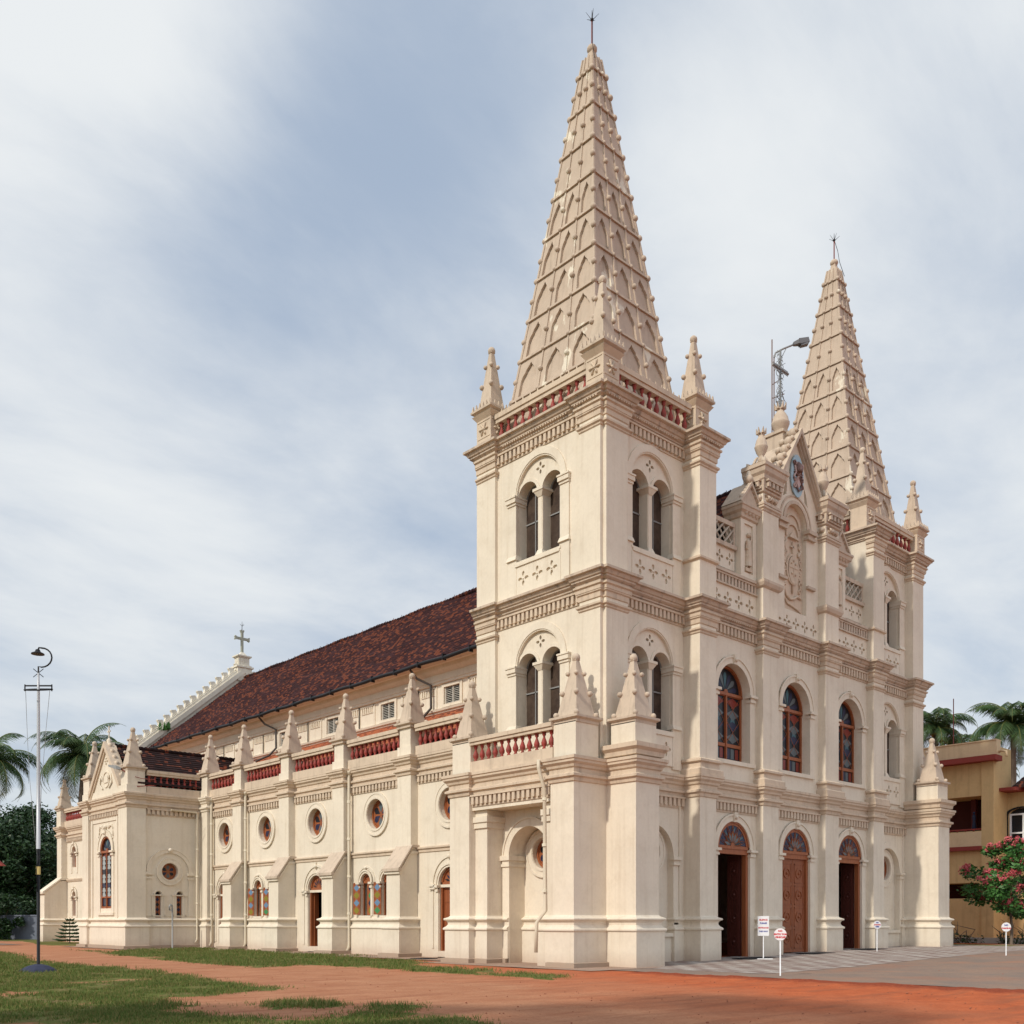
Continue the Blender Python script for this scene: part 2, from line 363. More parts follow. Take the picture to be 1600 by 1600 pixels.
def pinnacle(c, zb, h, w, wz, fancy=False, xf=None, parent=None, ped=True, mats=None):
    """square pedestal-topped obelisk with balls: c centre plan, zb base of the cap, h apex height, w half width of cap"""
    mb = MB(xf); x, y = c
    b = lambda r0, z0, r1, z1, mi=0: mb.taper(W, x-r0, x+r0, y-r0, y+r0, z0, x-r1, x+r1, y-r1, y+r1, z1, mi)
    s = w-.1
    b(s, zb-.14, w, zb-.08); b(w, zb-.08, w, zb); b(s*1.0, zb-.24, s*1.0, zb-.14)
    if fancy:
        for k in range(6):
            for sx, sy in ((1, 0), (0, 1)):
                for sg in (-1, 1):
                    q = -w+.1+(2*w-.2)*k/5
                    cx, cy = (x+q, y+sg*(w-.06)) if sx else (x+sg*(w-.06), y+q)
                    mb.taper(W, cx-.05, cx+.05, cy-.05, cy+.05, zb, cx-.015, cx+.015, cy-.015, cy+.015, zb+.22)
        b(w*.72, zb, w*.70, zb+.1)
    r0 = w*(.72 if not fancy else .62); zt = h-.22
    b(r0, zb, .075, zt)
    for z, rr in ((zb+.1, 1), (zb+(zt-zb)*.42, 1), (zb+(zt-zb)*.76, .8)):
        f = (z-zb)/(zt-zb); q = r0+(.075-r0)*f+.03
        for sx, sy in ((1, 1), (1, -1), (-1, 1), (-1, -1)):
            if rr < 1 and not (sx and sy) : pass
            if fancy and z < zb+.2: continue
            mb.ball((x+sx*q, y+sy*q, z), .10*(1 if rr == 1 else .85), n=8)
    mb.ball((x, y, h-.13), .15, n=10); b(.10, zt-.02, .10, zt+.06)
    return mb.build('pinnacle', mats or weather, parent or ch)

balusters_done = 0
BALP = [(.05, 0), (.05, .05), (.03, .08), (.07, .16), (.075, .24), (.05, .34), (.028, .42), (.028, .46), (.05, .50), (.05, .56), (.065, .60)]
def make_baluster(mb, p, h, k=1.4):
    mb.lathe(p, [(r*k, z/.60*h) for r, z in BALP], n=8)
_bal = {}
bal_rest = MB()
def balustrade(M, a0, a1, d, z0, hb, ht, pitch=.33, xf=None, single=True, rail=.17, bottom=.0, botw=.17, cut=None):
    global balusters_done
    mb = MB(xf)
    if bottom: mb.box(M, a0, a1, d-botw, d+botw, z0-bottom, z0, 0)
    mb.box(M, a0, a1, d-rail, d+rail, z0+hb, z0+hb+ht*.45, 0); mb.box(M, a0, a1, d-rail-.05, d+rail+.05, z0+hb+ht*.45, z0+hb+ht, 0)
    o = part(mb, 'balustrade', trim)
    n = max(1, int((a1-a0)/pitch)); p = (a1-a0)/n
    for i in range(n):
        q = M(a0+p*(i+.5), d, z0)
        if xf: q = xf(q)
        if single and balusters_done < 100:
            balusters_done += 1
            if hb not in _bal:
                m2 = MB(); make_baluster(m2, (0, 0, 0), hb); o_ = m2.build('baluster', redbal); _bal[hb] = o_.data
                bpy.data.objects.remove(o_)
            b = bpy.data.objects.new('baluster', _bal[hb]); COL.objects.link(b); b.location = q; setpar(b, o)
        else: make_baluster(bal_rest, q, hb)
    return o

def quatrefoils(mb, M, a0, a1, z0, z1, d, n, mi=0, back=1, depth=.10):
    p = (a1-a0)/n; r = min(p, z1-z0)*.40
    for i in range(n):
        c = a0+p*(i+.5)
        mb.panel(M, rect(a0+p*i, a0+p*(i+1), z0, z1), petals(c, (z0+z1)/2, r), d=d, depth=depth, mi=mi, back=back)
        mb.ball(M(c, d, (z0+z1)/2), r*.15, mi, 6)

def tower_window(M, ac, zs, xf, main=True):
    """paired arched bell opening under one big arch; zs = springing height. Returns the hole for the wall panel."""
    zb = zs-3.85
    mb = MB(xf)                                        # stonework of the opening
    big = 1.22
    hole = archp(ac, big, zs-2.55, zs, 22)
    # inner panel with two small arches
    h1, h2 = archp(ac-.66, .53, zs-2.55+.001, zs-.08, 14), archp(ac+.66, .53, zs-2.55+.001, zs-.08, 14)
    h1[0] = (ac-1.19, zs-2.54); h1[1] = (ac-.13, zs-2.54); h2[0] = (ac+.13, zs-2.54); h2[1] = (ac+1.19, zs-2.54)
    inner = [(a, z) for a, z in archp(ac, big-.002, zs-2.548, zs, 22)]
    mb.panel(M, inner, [h1, h2]+petals(ac, zs+.79, .25), d=-.10, depth=.42, mi=0, back=None)
    mb.box(M, ac-.3, ac+.3, -.30, -.25, zs+.5, zs+1.12, 1)
    mb.arc(M, ac, zs, big, big+.27, 0, .05, mi=0, n=24); mb.arc(M, ac, zs, big-.05, big, -.1, .02, mi=0, n=24)
    for c in (-.66, .66): mb.arc(M, ac+c, zs-.08, .53, .655, -.098, -.06, n=16)
    # colonnette
    mb.box(M, ac-.10, ac+.10, -.40, -.08, zs-2.4, zs-.28); mb.taper(M, ac-.11, ac+.11, -.42, -.06, zs-.30, ac-.25, ac+.25, -.5, .04, zs-.10); mb.box(M, ac-.27, ac+.27, -.52, .06, zs-.10, zs-.0)
    mb.taper(M, ac-.22, ac+.22, -.5, .02, zs-2.54, ac-.12, ac+.12, -.42, -.06, zs-2.30)
    # jamb capitals and sills
    for s_ in (-1, 1):
        a_, b_ = sorted((ac+s_*1.165, ac+s_*1.66))
        mb.box(M, a_, b_, -.45, .10, zs-.30, zs-.20); mb.box(M, a_-.03, b_+.03, -.48, .15, zs-.20, zs-.03); mb.box(M, a_-.05, b_+.05, -.48, .18, zs-.03, zs+.03)
        mb.box(M, a_+.02, b_-.02, .0, .06, zs-2.55, zs-.30)
        mb.taper(M, a_-.03, b_+.03, -.2, .14, zs-2.42, a_, b_, -.2, .07, zs-2.24)
        mb.box(M, a_, b_, 0, .07, zb-.1, zs-2.42)
    mb.box(M, ac-1.25, ac+1.25, -.7, .10, zs-2.62, zs-2.54)
    quatrefoils(mb, M, ac-1.15, ac+1.15, zb+.12, zs-2.72, .07, 3)
    mb.box(M, ac-1.2, ac+1.2, 0, .12, zs-2.72, zs-2.62); mb.box(M, ac-1.24, ac-1.15, 0, .09, zb, zs-2.72); mb.box(M, ac+1.15, ac+1.24, 0, .09, zb, zs-2.72)
    mb.box(M, ac-1.15, ac+1.15, 0, .075, zb, zb+.12)
    surround = part(mb, 'window_surround', [cream, darkin])
    # screens
    fr = MB(xf); pn = MB(xf)
    for c in (-.66, .66):
        a = ac+c
        pn.prism(M, archp(a, .53, zs-2.55, zs-.08, 12), -.56, -.52)
        fr.box(M, a-.02, a+.02, -.52, -.48, zs-2.54, zs+.42); fr.box(M, a-.53, a+.53, -.52, -.48, zs-.98, zs-.93)
        fr.arc(M, a, zs-.08, .48, .53, -.52, -.47, n=12)
    wo = part(fr, 'window', greymetal); p = part(pn, 'screen', brownnet, wo)
    return hole

def leaded(M, ac, h, z0, zs, d, xf=None, name='window', rz=None, fancy=1, label=None):
    """tall arched stained window in a brown frame, set at depth d"""
    fr = MB(xf); pn = MB(xf); rz = rz or h
    fr.panel(M, archp(ac, h, z0, zs, 18, rz), [rect(ac-h+.10, ac-.05, z0+.12, z0+.62), rect(ac+.05, ac+h-.10, z0+.12, z0+.62),
             rect(ac-h+.10, ac-.05, z0+.76, zs-.12), rect(ac+.05, ac+h-.10, z0+.76, zs-.12), archp(ac, h-.12, zs+.05, zs+.06, 14, rz-.16)], d=d, depth=.07, mi=0)
    fr.box(M, ac-.035, ac+.035, d, d+.035, z0, zs)
    fr.box(M, ac-h, ac+h, d, d+.05, zs-.09, zs+.03); fr.arc(M, ac, zs, h-.1, h-.02, d, d+.05, n=18, e=rz/h)
    bd = d-.06
    pn.prism(M, archp(ac, h-.03, z0+.03, zs, 14, rz-.03), bd-.02, bd, 1)     # dark teal ground
    hw = h-.15
    for s_ in (-1, 1):
        c = ac+s_*(h+.05-.10)/2; H = zs-.12-z0-.76; m = z0+.76+H/2; q = hw/2-.03
        for k in range(4):
            y0 = z0+.80+H*k/4; cc = (0, 1, 2, 8)[k % 4]
            pn.face([M(c, bd+.012, y0), M(c+q, bd+.012, y0+H/8), M(c, bd+.012, y0+H/4-.04), M(c-q, bd+.012, y0+H/8)], (2, 0, 2, 3)[k])
        pn.face([M(c-q*.5, bd+.010, m-.35), M(c+q*.5, bd+.010, m-.35), M(c+q*.16, bd+.010, m+.35), M(c-q*.16, bd+.010, m+.35)], 4)
        for k in range(3):
            pn.face([M(c-q+.02+k*q*.66, bd+.012, z0+.16), M(c-q+k*q*.66+q*.55, bd+.012, z0+.16), M(c-q+k*q*.66+q*.55, bd+.012, z0+.58), M(c-q+.02+k*q*.66, bd+.012, z0+.58)], (0, 2, 3)[k])
        fr.tube([M(c-q, bd+.02, z0+.8), M(c+q, bd+.02, m), M(c-q, bd+.02, zs-.15)], .014, 4); fr.tube([M(c+q, bd+.02, z0+.8), M(c-q, bd+.02, m), M(c+q, bd+.02, zs-.15)], .014, 4)
    for k in range(7):                                  # petals in the head
        t0 = PI*(k+.5)/7; r1, r0 = (h-.2), .14
        P = [(ac+r0*math.cos(t0), zs+.07+r0*math.sin(t0))]+[(ac+(r1*(.72+.18*math.sin(PI*j/4)))*math.cos(t0+(j-2)*.085), zs+.07+(rz/h)*(r1*(.72+.18*math.sin(PI*j/4)))*math.sin(t0+(j-2)*.085)) for j in range(5)]
        pn.face([M(a, bd+.012, z) for a, z in P], (0, 2, 0, 4, 2, 0, 2)[k] if fancy else (2, 0, 2, 0, 2, 0, 2)[k])
    fr.arc(M, ac, zs+.05, .0, .13, d-.05, d+.01, n=8)
    o = part(fr, name, wood, label=label); part(pn, 'stained_glass', [G_blue, G_dark, G_pale, G_red, G_teal], o); return o

def surround(M, ac, h, zs, z0, xf=None, d=0, w=.32, pr=.06, cap=True, key=True, sill=None, e=1.0, mats=None, capw=.10):
    """raised arch moulding, pilaster strips, capitals, keystone"""
    mb = MB(xf)
    mb.arc(M, ac, zs, h, h+w, d, d+pr, n=22, e=e); mb.arc(M, ac, zs, h+w-.07, h+w, d, d+pr+.04, n=22, e=e)
    for s_ in (-1, 1):
        a, b = sorted((ac+s_*h, ac+s_*(h+w)))
        mb.box(M, a, b, d, d+pr*.8, z0, zs)
        if cap:
            mb.box(M, a-capw*.4, b+capw*.4, d-.12, d+pr+.05, zs-.28, zs-.18); mb.box(M, a, b, d, d+pr+.02, zs-.18, zs-.10); mb.box(M, a-capw, b+capw, d-.12, d+pr+.11, zs-.10, zs)
    if key: mb.taper(M, ac-.09, ac+.09, d, d+pr+.05, zs+e*h-.03, ac-.13, ac+.13, d, d+pr+.10, zs+e*h+w+.05); mb.ball(M(ac, d+pr+.09, zs+e*(h+w*.5)), .09)
    if sill is not None: mb.box(M, ac-h-w-.03, ac+h+w+.03, d, d+.10, sill-.16, sill)
    return part(mb, 'window_surround', mats or cream)

def oculus(M, ac, zc, r_in, r_out, d, depth, xf=None, label=None):
    """round window ring and its petal glass at the back of a deep hole"""
    mb = MB(xf); mb.arc(M, ac, zc, r_in, r_out, d, d+.07, 0, 2*PI, 30); mb.arc(M, ac, zc, r_in+.02, r_in+.10, d+.07, d+.10, 0, 2*PI, 30); mb.arc(M, ac, zc, r_out-.08, r_out, d+.07, d+.09, 0, 2*PI, 30)
    part(mb, 'window_surround', cream)
    fr = MB(xf); pn = MB(xf); dd = d-depth
    fr.prism(M, circ(ac, zc, r_in+.005, 24), dd-.03, dd, 0); fr.arc(M, ac, zc, r_in-.09, r_in, dd, dd+.05, 0, 2*PI, 24)
    for k in range(6):
        t0 = PI/6+PI*k/3; r1 = r_in-.12
        P = [(ac+.09*math.cos(t0), zc+.09*math.sin(t0))]+[(ac+r1*(.75+.25*math.sin(PI*j/4))*math.cos(t0+(j-2)*.20), zc+r1*(.75+.25*math.sin(PI*j/4))*math.sin(t0+(j-2)*.20)) for j in range(5)]
        pn.face([M(a, dd+.012, z) for a, z in P], (0, 2, 1, 0, 2, 1)[k])
    o = part(fr, 'round_window', wood, label=label); part(pn, 'stained_glass', [G_blue, G_dark, G_pale], o)

def fanlight(M, ac, h, zs, d, xf=None, n=7, rz=None, parent=None, grand=False):
    fr = MB(xf); pn = MB(xf); rz = rz or h
    half = [(ac-h, zs)]+[(ac+h*math.cos(PI-PI*i/16), zs+rz*math.sin(PI-PI*i/16)) for i in range(1, 16)]+[(ac+h, zs)]
    fr.prism(M, half, d-.06, d); fr.arc(M, ac, zs, h-(.17 if grand else .10), h, d, d+.03, n=18, e=rz/h); fr.arc(M, ac, zs, h-.08, h, d+.03, d+.06, n=18, e=rz/h); fr.box(M, ac-h, ac+h, d, d+.06, zs-.02, zs+.10)
    if grand:
        pn.face([M(ac+(h-.18)*math.cos(PI*i/14), d+.008, zs+.13+(rz-.24)*math.sin(PI*i/14)) for i in range(15)], 0)
        for k in range(7):
            t0 = PI*(k+.5)/7
            q = lambda r, t_: M(ac+r*math.cos(t_), d+.02, zs+.13+r*(rz/h)*.95*math.sin(t_))
            pn.face([q(.15, t0), q((h-.2)*.40, t0-.20), q((h-.2)*.55, t0-.12), q((h-.2)*.64, t0), q((h-.2)*.55, t0+.12), q((h-.2)*.40, t0+.20)], 1 if k not in (0, 5) else 2)
            pn.face([q((h-.2)*.52, t0-.2), q((h-.2)*.93, t0-.21), q((h-.2)*.70, t0-.03)], 4 if k % 2 else 0)
            fr.tube([q((h-.2)*.45, t0-.2), q((h-.2)*.66, t0), q((h-.2)*.45, t0+.2)], .018, 4); fr.tube([q((h-.2)*.5, t0-.22), q(h-.2, t0), q((h-.2)*.5, t0+.22)], .016, 4); fr.tube([q(.1, t0-.22), q((h-.2)*.5, t0-.22)], .018, 4)
    else:
        for k in range(n):
            t0 = PI*(k+.5)/n; q = lambda r, t_: M(ac+r*math.cos(t_), d+.012, zs+.12+r*(rz/h)*.9*math.sin(t_))
            pn.face([q(.17, t0), q((h-.16)*.62, t0-.16), q((h-.16)*.97, t0), q((h-.16)*.62, t0+.16)], (2, 0, 2, 0, 2, 0, 2)[k % 7])
    fr.arc(M, ac, zs+.1, 0, .14, d, d+.03, n=8)
    o = part(fr, 'fanlight', wood, parent); part(pn, 'stained_glass', [G_blue, G_pale, G_dark, G_red, G_teal], o) if parent is None else [setattr(x, 'name', 'stained_glass') for x in [pn.build('stained_glass', [G_blue, G_pale, G_dark, G_red, G_teal], parent)]]
    return o

# ------------------------------------------------------------------ towers (the far one is the near one mirrored)
TP = [(0, 6.8), (0, 5.7), (.14, 5.7), (.14, 1.15), (0, 1.15), (0, .15), (.15, .15), (.15, 0), (1.3, 0), (1.3, .43), (5.1, .43), (5.1, -.35), (6.15, -.35), (6.15, 1.0), (6.01, 1.0), (6.01, 5.8), (6.15, 5.8), (6.15, 6.8)]
ML, MF = FR((.14, 5.7), (.14, 1.15)), FR((1.3, .43), (5.1, .43))
def build_tower(xf):
    mb = MB(xf)
    for z0, z1, zs in ((7.2, 14.0, 11.35), (14.0, 20.4, 17.90)):
        walls(mb, TP, z0, z1, skip=(2, 9), closed=True)
        mb.panel(ML, rect(0, 4.55, z0, z1), [tower_window(ML, 2.30, zs, xf)], depth=.12)
        mb.panel(MF, rect(0, 3.8, z0, z1), [tower_window(MF, 1.88, zs, xf)], depth=.12)
    mb.face([W(0, 0, 20.3), W(6.1, 0, 20.3), W(6.1, 6.8, 20.3), W(0, 6.8, 20.3)]); mb.face([W(0.3, .5, 7.3), W(6.1, .5, 7.3), W(6.1, 6.8, 7.3), W(0.3, 6.8, 7.3)])
    mb.face([W(0.9, 1.3, 14.1), W(5.9, 1.3, 14.1), W(5.9, 6, 14.1), W(0.9, 6, 14.1)])
    part(mb, 'tower', cream)
    tr = MB(xf)
    tr.sweep(TP, entab(20.37), closed=True); part(tr, 'cornice', dirtycor)
    for T in (13.96, 20.37):
        for (M, a0, a1) in ((ML, .02, 4.53), (MF, .02, 3.78)):
            tr = MB(xf); dentils(tr, M, a0, a1, T-.90, T-.55, pitch=.235); part(tr, 'dentil_band', trim)
        for sub in ([(.14, 5.7), (0, 5.7), (0, 6.8)][::-1], [(.14, 1.15), (0, 1.15), (0, .15), (.15, .15), (.15, 0), (1.3, 0), (1.3, .43)], [(5.1, .43), (5.1, -.35), (6.15, -.35), (6.15, 0)]):
            tr = MB(xf); tr.sweep(sub, pilband(T)); part(tr, 'capital_band', trim); tr = MB(xf); tr.sweep(sub, astr(T-1.30)); part(tr, 'capital_band', trim)
    tr = MB(xf)
    for (M, a1) in ((FR((0, 1.15), (0, .15)), 1.0), (FR((.14, 5.7), (.14, 1.15)), 4.55), (FR((.15, 0), (1.3, 0)), 1.15), (MF, 3.8), (FR((5.1, -.35), (6.15, -.35)), 1.05)):
        beads(tr, M, -.1 if a1 < 1.2 else .5, a1+.1 if a1 < 1.2 else a1-.5, 20.37-.36, .17); 
    part(tr, 'bead_row', trim, kind='stuff')
    for sub in ([(5.1, .43), (5.1, -.35), (6.15, -.35), (6.15, 0)],):
        tr = MB(xf); tr.sweep(sub, [(.02, 7.2), (.2, 7.22), (.2, 7.42), (.10, 7.5), (.08, 7.68), (.18, 7.72), (.18, 7.80), (0, 7.88)])
        part(tr, 'pilaster_base', trim); tr = MB(xf); tr.sweep(sub, [(0, 15.45), (.1, 15.5), (.1, 15.58), (0, 15.64)]); part(tr, 'capital_band', trim)
    # roof balustrade and corner obelisks
    for (M, a0, a1) in ((FR((.3, 6.8), (.3, 0)), .95, 5.85), (FR((0, .3), (6.15, .3)), .95, 5.2), (FR((5.85, 0), (5.85, 6.8)), .95, 5.85)):
        balustrade(M, a0, a1, 0, 20.50, .72, .34, pitch=.40, xf=xf, rail=.14, bottom=.12, single=(M is not None))
        cr_ = MB(xf); n = 12
        for i in range(n): 
            a = a0+(a1-a0)*(i+.5)/n; cr_.taper(M, a-.06, a+.06, -.03, .03, 21.555, a-.01, a+.01, -.01, .01, 21.80)
        part(cr_, 'cresting', trim)
    for (x, y) in ((.42, .42), (.42, 6.38), (5.73, .42), (5.73, 6.38)):
        p = pinnacle((x, y), 21.95, 24.55, .60, 0, True, xf)
        pb = MB(xf); pb.box(W, x-.42, x+.42, y-.42, y+.42, 20.38, 21.75); pb.box(W, x-.46, x+.46, y-.46, y+.46, 20.38, 20.52)
        for Mq in (FR((x-.42, y-.42), (x+.42, y-.42)), FR((x-.42, y+.42), (x-.42, y-.42))):
            pb.ball(Mq(.42, .02, 21.15), .07)
            for k in range(6):
                t_ = PI*k/3; pb.tube([Mq(.42+.08*math.cos(t_), .015, 21.15+.08*math.sin(t_)), Mq(.42+.2*math.cos(t_), .035, 21.15+.2*math.sin(t_)), Mq(.42+.27*math.cos(t_), .01, 21.15+.27*math.sin(t_))], [.03, .055, .02], 5)
            pb.box(Mq, .06, .78, -.01, .02, 20.80, 20.84); pb.box(Mq, .06, .78, -.01, .02, 21.46, 21.50)
        pb.taper(W, x-.42, x+.42, y-.42, y+.42, 21.55, x-.56, x+.56, y-.56, y+.56, 21.74)
        part(pb, 'pedestal', trim, p)
    # spire
    cx, cy = 3.1, 3.4; ztop = 35.72
    S = lambda z: .20+.1456*(36.2-z)
    sp_ = MB(xf)
    FRM = []
    for k in range(4):
        th = PI/2*k; nx, ny = math.sin(th), -math.cos(th); ux, uy = math.cos(th), math.sin(th)
        FRM.append((lambda nx, ny, ux, uy: (lambda a, d, z: Vector((cx+ux*a*S(z)+nx*(S(z)+d), cy+uy*a*S(z)+ny*(S(z)+d), z))))(nx, ny, ux, uy))
    bands = [20.55]+[22.2+1.6*i for i in range(9)]
    for M in FRM:
        for i in range(len(bands)):
            z0 = bands[i]; z1 = bands[i+1] if i+1 < len(bands) else ztop
            for c in range(3):
                a0, a1 = -1+2/3*c, -1+2/3*(c+1)
                if i <= 5:
                    ac, hw = (a0+a1)/2, .20; zb, zt = z0+.12, z1-.22; H = zt-zb
                    hole = [(ac-hw, zb), (ac+hw, zb), (ac+hw, zb+H*.50), (ac+hw*.86, zb+H*.62), (ac+hw*.60, zb+H*.72), (ac+hw*.52, zb+H*.80), (ac+hw*.20, zb+H*.90), (ac, zt),
                            (ac-hw*.20, zb+H*.90), (ac-hw*.52, zb+H*.80), (ac-hw*.60, zb+H*.72), (ac-hw*.86, zb+H*.62), (ac-hw, zb+H*.50)]
                    sp_.panel(M, rect(a0, a1, z0, z1), [hole], depth=.11, back=0)
                else: sp_.face([M(a0, 0, z0), M(a1, 0, z0), M(a1, 0, z1), M(a0, 0, z1)])
            for c in (-1/3, 1/3):
                w_ = .032/S((z0+z1)/2)
                if i < 9: sp_.taper(lambda a, d, z: M(a, d, z), c-w_, c+w_, 0, .05, z0, c-w_, c+w_, 0, .05, z1)
                else: sp_.box(M, c-w_, c+w_, 0, .04, z0, z1)
                bz = (z0+z1)/2+(.0 if i else .2)
                if i < 9: sp_.ball(M(c, .06, bz), .105, n=8)
                if 0 < i < 10: sp_.ball(M(c, .05, z0), .085, n=8)
            if i: sp_.box(M, -1, 1, -.02, .075, z0-.045, z0+.045)
            zz_ = [z0] if i else []
            if i < 9: zz_.append((z0+z1)/2)
            for z in zz_: sp_.ball(M(1, .03, z), .118, n=8)
            wv = .06/S(z0)
            sp_.taper(M, 1-wv, 1.0+.02, -.02, .035, z0, 1-wv*1.2, 1.02, -.02, .035, z1); sp_.taper(M, -1.02, -1+wv, -.02, .035, z0, -1.02, -1+wv*1.2, -.02, .035, z1)
        sp_.face([M(-1, 0, ztop), M(1, 0, ztop), Vector((cx, cy, 35.95))])
    sp_.taper(W, cx-.16, cx+.16, cy-.16, cy+.16, 35.7, cx-.11, cx+.11, cy-.11, cy+.11, 36.08); sp_.ball((cx, cy, 36.16), .21, n=12, sz=.85)
    so_ = part(sp_, 'spire', spirem)
    rd = MB(xf); rd.tube([(cx, cy, 36.3), (cx, cy, 37.3)], .035, 6, 0); rd.ball((cx, cy, 37.35), .07, 1); rd.tube([(cx, cy, 37.3), (cx, cy, 37.72)], [.03, .008], 5, 1)
    for k in range(5):
        t_ = 2*PI*k/5+.3; rd.tube([(cx, cy, 37.32), (cx+.28*math.cos(t_), cy+.28*math.sin(t_), 37.55)], [.018, .006], 4, 1)
    rd.tube([(cx-.02, cy-.02, 37.3), (cx-.13, cy-.13, 36.8), (cx-.2, cy-.2, 36.2), (cx-.3, cy-.42, 35.4)], .014, 4, 1)
    part(rd, 'lightning_rod', [rust, blackmetal], so_)
build_tower(ID); build_tower(MIR)

# white cloth seen through the upper left bell opening
# ------------------------------------------------------------------ ground storey of the front with its corner piers
def ground_half(xf):
    mb = MB(xf)
    walls(mb, [(1.0, 6.66), (-1.5, 6.66), (-1.5, 5.5), (-1.35, 5.5)], -.6, 7.2)
    walls(mb, [(-1.35, 1.12), (-1.5, 1.12), (-1.5, 0), (.15, 0), (.15, -1.35), (1.4, -1.35), (1.4, .43)], -.6, 7.2)
    walls(mb, [(5.1, .43), (5.1, -.35), (6.15, -.35), (6.15, 0)], -.6, 7.2)
    mb.face([W(-1.35, 5.5, 5.8), W(-1.35, 1.12, 5.8), W(-1.35, 1.12, 7.2), W(-1.35, 5.5, 7.2)])      # lintel
    mb.face([W(-1.35, 5.5, 5.8), W(-1.35, 1.12, 5.8), W(.4, 1.12, 5.8), W(.4, 5.5, 5.8)]); mb.face([W(-1.35, 6.6, 7.21), W(-1.35, 0, 7.21), W(.2, 0, 7.21), W(.2, 6.6, 7.21)])
    mb.face([W(-1.35, 5.5, -.6), W(.4, 5.5, -.6), W(.4, 5.5, 5.8), W(-1.35, 5.5, 5.8)]); mb.face([W(-1.35, 1.12, -.6), W(.4, 1.12, -.6), W(.4, 1.12, 5.8), W(-1.35, 1.12, 5.8)])
    for y0, y1 in ((4.80, 5.49), (1.13, 1.80)):
        mb.box(W, -1.2, -.4, y0, y1, -.6, 5.79)
        mb.box(W, -1.27, -.38, y0-.06, y1+.004, 5.12, 5.24); mb.box(W, -1.32, -.38, y0-.12, y1+.005, 5.34, 5.55); mb.box(W, -1.27, -.38, y0-.06, y1+.004, 5.24, 5.34)
    # arch wall at x=-.4
    M = FR((-.4, 4.80), (-.4, 1.80)); ac = 1.5; r = 1.08
    hole = archp(ac, r, -.5, 4.05, 20)
    mb.panel(M, rect(0, 3.0, -.6, 5.8), [hole], depth=.75)
    mb.arc(M, ac, 4.05, r, r+.34, 0, .09, n=22); mb.arc(M, ac, 4.05, r+.27, r+.34, .09, .13, n=22)
    for s_ in (-1, 1):
        a, b = sorted((ac+s_*(r-.02), ac+s_*(r+.36))); mb.box(M, a-.04, b+.04, -.76, .13, 3.66, 3.76); mb.box(M, a-.07, b+.07, -.76, .16, 3.90, 4.08); mb.box(M, a, b, -.76, .10, 3.76, 3.90)
        mb.box(M, a, b, 0, .08, -.6, 3.66)
    M2 = FR((.35, 4.6), (.35, 2.0)); mb.panel(M2, rect(0, 2.6, -.6, 5.8), [circ(1.3, 4.15, .60)], depth=.35)
    # front niche wall
    mb.panel(MF, rect(0, 3.8, -.6, 7.2), [archp(1.9, 1.2, 1.0, 4.05, 20)], depth=.22)
    m3 = FR((1.3, .65), (5.1, .65)); mb.panel(m3, rect(.3, 3.5, .8, 5.5), [circ(1.9, 4.25, .62)], depth=.35)
    part(mb, 'ground_storey_wall', cream)
    oculus(M2, 1.3, 4.15, .58, .92, 0, .20, xf); oculus(m3, 1.9, 4.25, .60, .95, 0, .16, xf)
    s = MB(xf)
    s.arc(MF, 1.9, 4.05, 1.2, 1.48, 0, .07, n=22)
    for q in (-1, 1):
        a, b = sorted((1.9+q*1.2, 1.9+q*1.5)); s.box(MF, a, b, 0, .06, 1.0, 3.75); s.box(MF, a-.06, b+.06, -.05, .13, 3.74, 3.84); s.box(MF, a-.1, b+.1, -.05, .17, 3.94, 4.06); s.box(MF, a-.02, b+.02, -.02, .09, 3.84, 3.94)
        e0, e1 = sorted((1.9+q*1.58, 1.9+q*1.66)); s.box(MF, e0, e1, 0, .05, 1.8, 6.0)
    s.box(MF, .24, 3.56, 0, .05, 6.0, 6.08); s.box(MF, .72, 3.08, -.2, .1, 1.0, 1.14)
    part(s, 'window_surround', cream)
    pl = MB(xf)
    for sub in ([(.9, 6.66), (-1.5, 6.66), (-1.5, 5.5), (-1.2, 5.5)], [(-1.2, 5.49), (-1.2, 4.8), (-.4, 4.8), (-.4, 4.38)], [(-.4, 2.2), (-.4, 1.8), (-1.2, 1.8), (-1.2, 1.12), (-1.5, 1.12), (-1.5, 0), (.15, 0), (.15, -1.35), (1.4, -1.35), (1.4, .43), (1.75, .43), (1.75, .7)], [(4.5, .7), (4.5, .43), (5.1, .43), (5.1, -.35), (6.15, -.35), (6.15, 0)], [(.35, 4.4), (.35, 2.2)]):
        pl = MB(xf); pl.sweep(sub, plinth()); part(pl, 'plinth', cream)
    for sub in ([(.9, 6.66), (-1.5, 6.66), (-1.5, 5.5), (-1.2, 5.5)], [(-1.2, 5.49), (-1.2, 4.8), (-.4, 4.8), (-.4, 4.38)], [(-1.5, 1.12), (-1.5, 0), (.15, 0)]):
        ft = MB(xf); ft.sweep(sub, [(.26, -.6), (.26, .16), (0, .2)]); part(ft, 'footing', stone)
    c = MB(xf)
    c.sweep([(1.0, 6.66), (-1.5, 6.66), (-1.5, 5.5), (-1.35, 5.5), (-1.35, 1.12), (-1.5, 1.12), (-1.5, 0), (.15, 0), (.15, -1.35), (1.4, -1.35), (1.4, .43), (5.1, .43), (5.1, -.35), (6.15, -.35), (6.15, .0), (7.0, 0)], lowcor(7.22))
    part(c, 'cornice', trim); c = MB(xf)
    c.sweep([(.15, 0), (.15, -1.35), (1.4, -1.35), (1.4, .43)], [(-.05, 7.25), (.12, 7.3), (.14, 7.45), (.25, 7.55), (.25, 7.70), (-.1, 7.76)])
